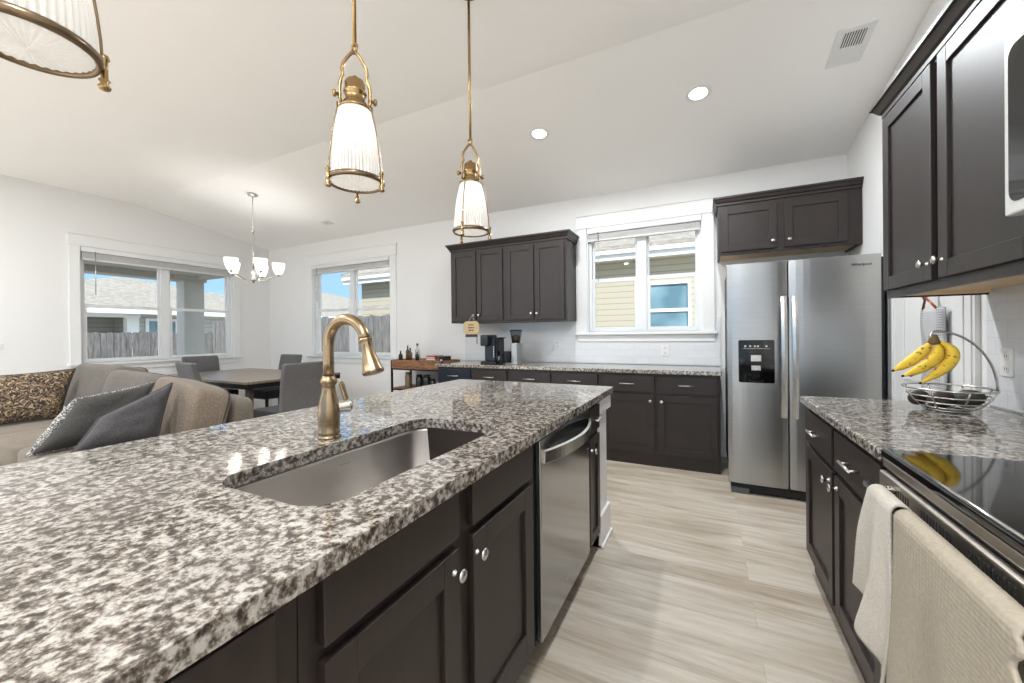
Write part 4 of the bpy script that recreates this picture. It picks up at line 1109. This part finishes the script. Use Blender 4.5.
# ------------------------------------------------------------------ on the back counter
z = .914
r = root('coffee_maker', (-2.28, 4.12, z), 'black single-serve coffee maker on the back counter', 'coffee maker')
MB().box((-2.43, 4.0, z), (-2.225, 4.24, z+.03)).build('base', 'black_plastic', r, bevel=.008)
MB().box((-2.405, 4.06, z+.03), (-2.262, 4.22, z+.30)).build('body', 'dark_navy', r, bevel=.012, bseg=3)
MB().box((-2.425, 3.985, z+.215), (-2.315, 4.22, z+.345)).build('head', 'black_plastic', r, bevel=.018, bseg=3)
wt = MB().box((-2.258, 4.06, z+.03), (-2.225, 4.23, z+.30)).build('water_tank', 'black_gloss', r, bevel=.012, bseg=3)
MB().box((-2.30, 4.055, z+.30), (-2.21, 4.235, z+.315)).build('tank_lid', 'gunmetal', wt, bevel=.004)
b = MB()
for k in range(5): b.box((-2.285, 4.058, z+.08+k*.028), (-2.275, 4.061, z+.10+k*.028))
b.build('marking', 'white_plastic', r)
MB().box((-2.415, 4.005, z+.0301), (-2.31, 4.055, z+.036)).build('drip_tray', 'gunmetal', r)
r.location.x += .035
r = root('coffee_grinder', (-2.02, 4.18, z), 'stainless coffee grinder with a dark bean hopper on the back counter', 'coffee grinder')
MB().box((-2.05, 4.12, z), (-1.97, 4.27, z+.245)).build('body', 'stainless', r, bevel=.01, bseg=3)
hp_ = MB().lathe([(.045, z+.245), (.05, z+.26), (.070, z+.38), (.0725, z+.385), (.0725, z+.40), (0, z+.405)], (-2.015, 4.19, 0), (0, 0, 1), 28).build('hopper', 'clear_container', r, smooth=True, fix=True)
MB().lathe([(.0, z+.25), (.044, z+.25), (.058, z+.33), (0, z+.34)], (-2.015, 4.19, 0), (0, 0, 1), 24).build('bean_fill', 'dark_plank', hp_, smooth=True, fix=True)
MB().lathe([(0, z+.386), (.074, z+.386), (.074, z+.402), (0, z+.404)], (-2.015, 4.19, 0), (0, 0, 1), 24).build('hopper_lid', 'black_plastic', hp_, smooth=True, fix=True)
MB().box((-2.145, 4.12, z+.02), (-2.061, 4.2, z+.15)).build('grounds_bin', 'black_plastic', r, bevel=.008)
MB().box((-2.14, 4.09, z), (-1.955, 4.27, z+.018)).build('foot', 'stainless_range', r, bevel=.004)
r = root('carafe', (-2.115, 4.02, z), 'clear glass carafe between the coffee maker and grinder', 'carafe')
MB().lathe([(0, 0), (.04, 0), (.048, .02), (.046, .07), (.034, .105), (.036, .12)], (-2.115, 4.02, z), (0, 0, 1), 20).build('body', 'clear_container', r, smooth=True)
MB().tube([(-2.115, 3.985, z+.10), (-2.115, 3.945, z+.095), (-2.115, 3.94, z+.06), (-2.115, 3.974, z+.04)], .004, 8).build('handle', 'nickel', r, smooth=True)
# hanging sign
r = root('hanging_sign', (-2.6, 4.14, 1.30), 'round-cornered tan wooden sign hanging from a wall cabinet knob', 'sign')
FSg = lambda u, z, d: Vector((u, 4.145-d, z))
su = -2.60
MB().prism([FSg(u, z, 0) for u, z in rr(su-.112, su+.112, 1.268, 1.43, .05)], (0, -.012, 0)).build('board', 'tan_wood', r, fix=True, bevel=.002)
MB().box((su-.085, 1.235, 0), (su+.085, 1.268, .012), FSg).build('dark_board', 'dark_plank', r, bevel=.002)
b = MB()
for (zz, segs) in ((1.385, ((-.035, -.012), (-.006, .012), (.018, .035))), (1.350, ((-.04, -.01), (-.004, .018), (.024, .04))), (1.318, ((-.035, .0), (.008, .035)))):
    for a, c in segs: b.box((su+a, zz-.008, .012), (su+c, zz+.008, .0128), FSg)
b.build('lettering', 'dark_ink', r)
kz_ = (-2.93+.387-.036, 1.50)
MB().tube([FSg(su-.045, 1.41, .013), FSg(kz_[0], 1.512, .010)], .002, 6).tube([FSg(su+.045, 1.41, .013), FSg(kz_[0], 1.512, .010)], .002, 6).build('string', 'twine', r)
MB().tube([FSg(su+.078, 1.24, .004), FSg(su+.078, 1.15, .004)], .005, 6).build('hanging_strip', 'gunmetal', r)

# ------------------------------------------------------------------ outdoors
st(MB().box((-60, -20, -.50), (30, 60, -.45)).build('ground', 'ground_dirt'))
st(MB().box((-14, -14, -.44), (6, YR-T-.02, -.06)).build('rear_bounce_slab', 'bounce_pale'))  # unseen pale slab added to bounce sun up onto the ceiling
# covered porch outside the wide window
r = root('porch_post', (-10.0, 4.62, -.45), 'grey boxed porch post outside the wide window', 'post')
MB().box((-10.12, 4.37, -.45), (-9.80, 4.74, 2.46)).build('shaft', 'post_paint', r, bevel=.006)
MB().box((-10.15, 4.34, -.45), (-9.77, 4.77, -.28)).build('plinth', 'post_paint', r, bevel=.006)
r = root('porch_roof', (-8.7, 1.5, 2.46), 'grey porch ceiling and beam beyond the wide window'); r['kind'] = 'structure'
MB().box((-10.2, -4, 2.58), (XL-T-.01, 4.95, 2.68)).build('porch_ceiling', 'porch_paint', r)
MB().box((-10.15, -4, 2.46), (-9.78, 4.78, 2.58)).box((-9.78, 4.56, 2.52), (XL-T-.01, 4.78, 2.58)).build('porch_beam', 'porch_paint', r)
def fence(name, p0, p1, ztop, label, pw=.115, seed=1):
    p0, p1 = Vector(p0), Vector(p1); L = (p1-p0).length; d = (p1-p0)/L; nrm = Vector((-d.y, d.x, 0))
    r = root(name, (p0+p1)/2, label, 'fence'); rnd = random.Random(seed); b = MB(); n = int(L/(pw+.005))
    for k in range(n):
        a = p0+d*(k*(pw+.005)); c = a+d*pw; zz = ztop+rnd.uniform(-.03, .03); off = nrm*(.006 if k % 2 else -.006)
        q = [Vector((a.x, a.y, -.45)), Vector((c.x, c.y, -.45)), Vector((c.x, c.y, zz-.03)), Vector((c.x, c.y, 0))+Vector((0, 0, zz-.005))-d*.022, Vector((a.x, a.y, 0))+Vector((0, 0, zz))+d*.022, Vector((a.x, a.y, zz-.03))]
        b.prism([v+off for v in q], nrm*.018)
    pk = b.build('picket', 'fence_wood', r, fix=True); pk['kind'] = 'stuff'
    b = MB()
    for zz in (-.1, .5, ztop-.35):
        a, c = p0, p1
        b.prism([Vector((a.x, a.y, zz))+nrm*.026, Vector((c.x, c.y, zz))+nrm*.026, Vector((c.x, c.y, zz+.09))+nrm*.026, Vector((a.x, a.y, zz+.09))+nrm*.026], nrm*.03)
    b.build('rail', 'fence_wood', r, fix=True)
fence('wooden_fence', (-13.2, -1, 0), (-13.2, 9.6, 0), 1.42, 'weathered wooden privacy fence outside the wide window', seed=3)
fence('wooden_fence', (-13.0, 6.5, 0), (-5.7, 6.5, 0), 1.72, 'weathered wooden fence outside the window behind the faucet', seed=5)
def nwin(r, F, u0, u1, z0, z1, t=.09, zm=None):
    b = MB(); zm = zm or (z0+z1)/2
    b.box((u0-t, z1, 0), (u1+t, z1+t, .04), F); b.box((u0-t, z0-t, 0), (u1+t, z0, .04), F); b.box((u0-t, z0, 0), (u0, z1, .04), F); b.box((u1, z0, 0), (u1+t, z1, .04), F); b.box((u0, zm-.03, 0), (u1, zm+.03, .03), F)
    o = b.build('window', 'white_vinyl', r)
    MB().box((u0, z0, .0), (u1, z1, .01), F).build('pane', 'neighbour_glass', o)
# neighbour beyond the back wall
r = root('neighbour_house', (-2, 11, -.45), 'beige lap-sided house close behind the kitchen window', 'house')
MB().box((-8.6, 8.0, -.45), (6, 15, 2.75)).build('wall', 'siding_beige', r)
Fh = lambda u, z, d: Vector((u, 8.0-d, z))
nwin(r, Fh, -1.16, -.30, 1.02, 2.18, .05, 1.69)
MB().box((-9.0, 7.76, 2.70), (6.4, 8.02, 2.74)).build('soffit', 'white_vinyl', r)
MB().box((-9.0, 7.72, 2.68), (6.4, 7.76, 2.84)).box((-9.0, 7.67, 2.79), (6.4, 7.72, 2.86)).build('gutter', 'white_vinyl', r)
MB().prism([(-9.05, 7.68, 2.86), (6.4, 7.68, 2.86), (6.4, 11.5, 4.9), (-6.4, 11.5, 4.9)], (0, .05, .10)).prism([(-9.05, 7.68, 2.86), (-6.4, 11.5, 4.9), (-9.05, 15.5, 2.86)], (0, 0, .1)).build('roof', 'shingles', r, fix=True)
# neighbour to the left
r = root('neighbour_house', (-20, 6, -.45), 'pale house with a grey hip roof beyond the wide window fence', 'house')
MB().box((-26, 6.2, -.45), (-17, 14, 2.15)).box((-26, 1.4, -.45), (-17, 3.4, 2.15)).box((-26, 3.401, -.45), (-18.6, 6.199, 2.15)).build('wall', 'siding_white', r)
Fq = lambda u, z, d: Vector((-17+d, u, z))
nwin(r, Fq, 6.55, 7.30, .95, 1.85); nwin(r, Fq, 9.6, 10.6, .95, 1.85)
Fq2 = lambda u, z, d: Vector((-18.6+d, u, z))
nwin(r, Fq2, 4.6, 5.4, .75, 1.85)
MB().box((-17.1, 3.3, 1.95), (-16.9, 6.3, 2.15)).box((-17.15, 5.95, -.45), (-16.85, 6.25, 2.0)).build('porch_beam', 'white_vinyl', r)
MB().box((-16.6, 1.0, 2.06), (-16.5, 14.4, 2.24)).box((-17.0, 1.0, 2.08), (-16.6, 14.4, 2.12)).build('fascia', 'white_vinyl', r)
apx = (-21.2, 7.6, 3.95)
b = MB()
ev = [(-16.5, 1.0, 2.20), (-16.5, 14.4, 2.20), (-26.5, 14.4, 2.20), (-26.5, 1.0, 2.20)]
rg = [(-21.2, 7.2, 3.74), (-21.2, 7.7, 3.74)]
v = [b.bm.verts.new(p) for p in ev]+[b.bm.verts.new(p) for p in rg]
for f in ((0, 1, 5, 4), (1, 2, 5), (2, 3, 4, 5), (3, 0, 4), (3, 2, 1, 0)): b.bm.faces.new([v[i] for i in f])
b.build('roof', 'shingles', r, fix=True)
# far house in the gap of the second window
r = root('neighbour_house', (-22, 18, -.45), 'distant house with a grey roof above the fence behind the faucet', 'house')
MB().box((-34, 15.5, -.45), (-17.3, 24.5, 2.2)).build('wall', 'siding_white', r)
b = MB(); ev = [(-16.8, 15.0, 2.22), (-16.8, 25, 2.22), (-34.5, 25, 2.22), (-34.5, 15.0, 2.22)]; rg = [(-25.8, 20, 4.62), (-28, 20, 4.62)]
v = [b.bm.verts.new(p) for p in ev]+[b.bm.verts.new(p) for p in rg]
for f in ((0, 1, 4), (1, 2, 5, 4), (2, 3, 5), (3, 0, 4, 5), (3, 2, 1, 0)): b.bm.faces.new([v[i] for i in f])
b.build('roof', 'shingles', r, fix=True)
